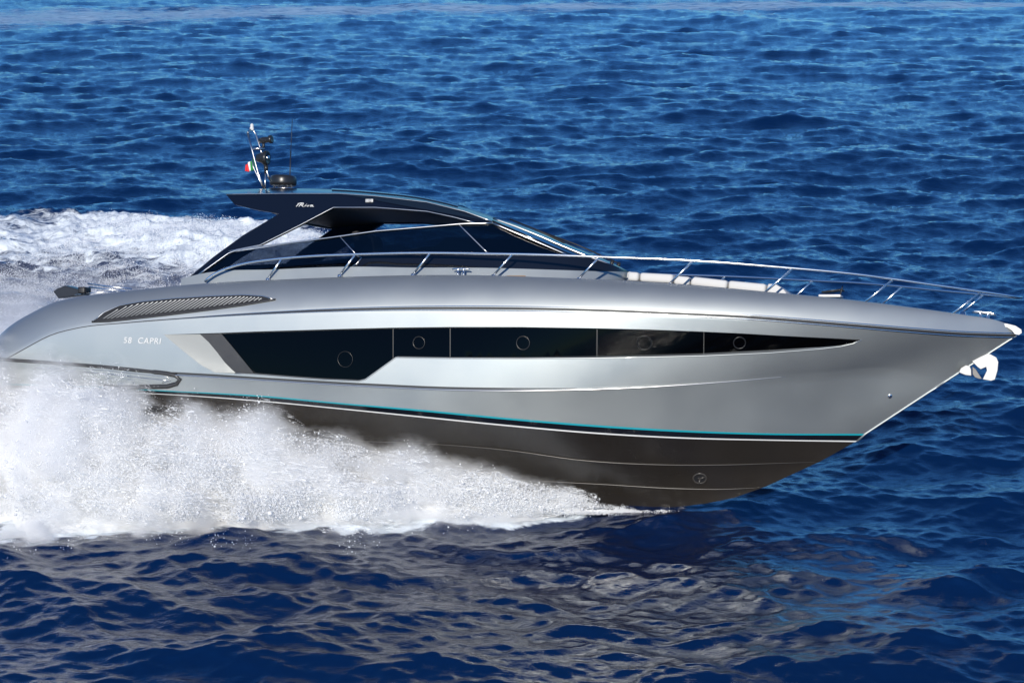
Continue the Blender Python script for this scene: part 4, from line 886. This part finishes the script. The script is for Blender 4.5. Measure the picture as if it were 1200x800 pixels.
# fine mist that softens the sheet: a closed body of air full of spray, denser inside, ragged at its edge
def spray_mist(dens=22.0):
    nt_ = bpy.data.materials.new('spray_mist'); nt_.use_nodes = True; t = nt_.node_tree; t.nodes.clear(); out = t.nodes.new('ShaderNodeOutputMaterial'); pv = t.nodes.new('ShaderNodeVolumePrincipled')
    pv.inputs['Color'].default_value = (0.993, 0.994, 0.995, 1); pv.inputs['Anisotropy'].default_value = 0.0; t.links.new(pv.outputs[0], out.inputs['Volume'])
    def M(op, a, b=None, clamp=False):
        q = t.nodes.new('ShaderNodeMath'); q.operation = op; q.use_clamp = clamp
        for i_, v in enumerate((a, b)):
            if v is None: continue
            if isinstance(v, (int, float)): q.inputs[i_].default_value = v
            else: t.links.new(v, q.inputs[i_])
        return q.outputs[0]
    def S(v, a, b):
        q = t.nodes.new('ShaderNodeMapRange'); q.interpolation_type = 'SMOOTHSTEP'; q.inputs[1].default_value = a; q.inputs[2].default_value = b; t.links.new(v, q.inputs[0]); return q.outputs[0]
    tcn = t.nodes.new('ShaderNodeTexCoord'); sx = t.nodes.new('ShaderNodeSeparateXYZ'); t.links.new(tcn.outputs['Object'], sx.inputs[0]); x_, y_, z_ = sx.outputs
    tt_ = M('DIVIDE', M('MAXIMUM', M('SUBTRACT', x_, U0), 0.0), 11.5)
    wave = lambda terms: functools.reduce(lambda a, b: M('ADD', a, b), [M('MULTIPLY', M('SINE', M('ADD', M('MULTIPLY', x_, f), ph)), am) for am, f, ph in terms])
    zm = M('ADD', M('MULTIPLY', M('MULTIPLY', M('POWER', M('MINIMUM', tt_, 1.0), 0.85), 2.15), M('ADD', wave([(0.13, 1.9, 0.4), (0.10, 4.3, 2.0)]), 1.0)), 0.30)
    wm = M('ADD', M('MULTIPLY', M('MULTIPLY', M('POWER', tt_, 0.9), 2.9), M('ADD', wave([(0.14, 1.25, 1.1), (0.12, 3.1, 0.0), (0.07, 7.3, 0.6)]), 1.0)), 0.30)
    wh = M('MULTIPLY', M('SUBTRACT', 1.0, M('POWER', 2.718, M('DIVIDE', M('MAXIMUM', x_, 0.0), -3.2))), 1.95)
    q = M('MAXIMUM', M('DIVIDE', M('SUBTRACT', y_, M('SUBTRACT', wh, 0.25)), wm), 0.0)
    prof = M('POWER', M('MAXIMUM', M('SUBTRACT', 1.0, M('POWER', q, 2.2)), 0.0), 0.65)
    h = M('DIVIDE', M('SUBTRACT', z_, 0.03), M('MULTIPLY', zm, M('ADD', M('MULTIPLY', prof, 0.95), 0.08)))
    mpn = t.nodes.new('ShaderNodeMapping'); mpn.inputs['Scale'].default_value = (0.6, 1.0, 1.1); mpn.inputs['Rotation'].default_value = (0, R(12), 0); t.links.new(tcn.outputs['Object'], mpn.inputs[0])
    nz = t.nodes.new('ShaderNodeTexNoise'); nz.inputs['Scale'].default_value = 1.25; nz.inputs['Detail'].default_value = 8; nz.inputs['Roughness'].default_value = 0.68; t.links.new(mpn.outputs[0], nz.inputs['Vector'])
    nb = t.nodes.new('ShaderNodeTexNoise'); nb.inputs['Scale'].default_value = 0.5; nb.inputs['Detail'].default_value = 2; t.links.new(mpn.outputs[0], nb.inputs['Vector'])
    n0 = M('ADD', M('SUBTRACT', nz.outputs['Fac'], 0.5), M('MULTIPLY', M('SUBTRACT', nb.outputs['Fac'], 0.5), 0.95))
    d = M('MULTIPLY', S(M('ADD', h, M('MULTIPLY', n0, 2.4)), 1.15, 0.35), S(M('ADD', q, M('MULTIPLY', n0, 2.0)), 1.15, 0.70))
    d = M('MULTIPLY', d, S(M('ADD', x_, M('MULTIPLY', n0, 1.5)), U0 - 0.3, U0 + 0.5)); d = M('MULTIPLY', d, S(n0, -0.16, 0.13))
    t.links.new(M('MULTIPLY', d, dens), pv.inputs['Density'])
    secs = []
    for u in np.linspace(0.3, 19, 40):
        z1, w1, w0_ = float(zmax(max(u, 0))), float(wmax(max(u, 0))), float(whull(u)) - 0.7
        secs.append([(u, w0_, -0.25), (u, w0_, z1 * 1.35 + 0.1), (u, w0_ + 0.45 + w1 * 0.5, z1 * 1.25 + 0.1), (u, w0_ + 0.45 + w1 * 0.95, z1 * 0.75 + 0.1), (u, w0_ + 0.45 + w1 * 1.25, 0.35), (u, w0_ + 0.45 + w1 * 1.3, -0.25)])
    mb = MB(); mb.grid(secs, True); nn = len(secs[0]); mb.f += [tuple(range(nn)), tuple(range(len(mb.v) - nn, len(mb.v)))]; mb.mi += [0, 0]
    ob = mb.build('spray_mist', nt_, None, smooth=False)
    ob.matrix_world = Matrix(((-HX, HY, 0, ORG[0]), (-HY, -HX, 0, ORG[1]), (0, 0, 1, 0), (0, 0, 0, 1)))
    tag(ob, 'soft white mist drifting off the spray sheet beside the hull', 'mist', None, 'stuff'); return ob
spray_mist()
def wake_mist(dens=0.6):
    nt_ = bpy.data.materials.new('wake_mist'); nt_.use_nodes = True; t = nt_.node_tree; t.nodes.clear(); out = t.nodes.new('ShaderNodeOutputMaterial'); pv = t.nodes.new('ShaderNodeVolumePrincipled')
    pv.inputs['Color'].default_value = (0.99, 0.992, 0.994, 1); t.links.new(pv.outputs[0], out.inputs['Volume'])
    tcn = t.nodes.new('ShaderNodeTexCoord'); nz = t.nodes.new('ShaderNodeTexNoise'); nz.inputs['Scale'].default_value = 0.9; nz.inputs['Detail'].default_value = 6; nz.inputs['Roughness'].default_value = 0.65
    t.links.new(tcn.outputs['Object'], nz.inputs['Vector']); sx = t.nodes.new('ShaderNodeSeparateXYZ'); t.links.new(tcn.outputs['Object'], sx.inputs[0])
    def M(op, a, b=None):
        q = t.nodes.new('ShaderNodeMath'); q.operation = op
        for i_, v in enumerate((a, b)):
            if v is None: continue
            if isinstance(v, (int, float)): q.inputs[i_].default_value = v
            else: t.links.new(v, q.inputs[i_])
        return q.outputs[0]
    def S(v, a, b):
        q = t.nodes.new('ShaderNodeMapRange'); q.interpolation_type = 'SMOOTHSTEP'; q.inputs[1].default_value = a; q.inputs[2].default_value = b; t.links.new(v, q.inputs[0]); return q.outputs[0]
    n0 = M('SUBTRACT', nz.outputs['Fac'], 0.5)
    # local axes: x aft, y to port, z up; a fan that widens aft and thins with height and with distance to port
    h = M('ADD', M('DIVIDE', sx.outputs[2], 1.4), M('MULTIPLY', n0, 1.8)); o1 = M('ADD', M('DIVIDE', sx.outputs[1], 17.0), M('MULTIPLY', n0, 1.0))
    d = M('MULTIPLY', M('MULTIPLY', S(h, 1.0, 0.1), S(o1, 1.0, 0.35)), S(M('SUBTRACT', sx.outputs[0], M('MULTIPLY', sx.outputs[1], 0.10)), 4.5, 10.0))
    t.links.new(M('MULTIPLY', d, dens), pv.inputs['Density'])
    mb = MB(); mb.slab([(5.0, 2.4, -0.3), (26.0, 2.4, -0.3), (26.0, 20.0, -0.3), (7.0, 20.0, -0.3)], (0, 0, 2.6)); ob = mb.build('wake_mist', nt_, None, smooth=False)
    ob.matrix_world = Matrix(((-HX, -HY, 0, ORG[0]), (-HY, HX, 0, ORG[1]), (0, 0, 1, 0), (0, 0, 0, 1)))
    tag(ob, 'thin white mist hanging over the wake beyond the stern', 'mist', None, 'stuff')
wake_mist()
scn.cycles.volume_step_rate = 0.14; scn.cycles.volume_max_steps = 320; scn.cycles.volume_bounces = 16
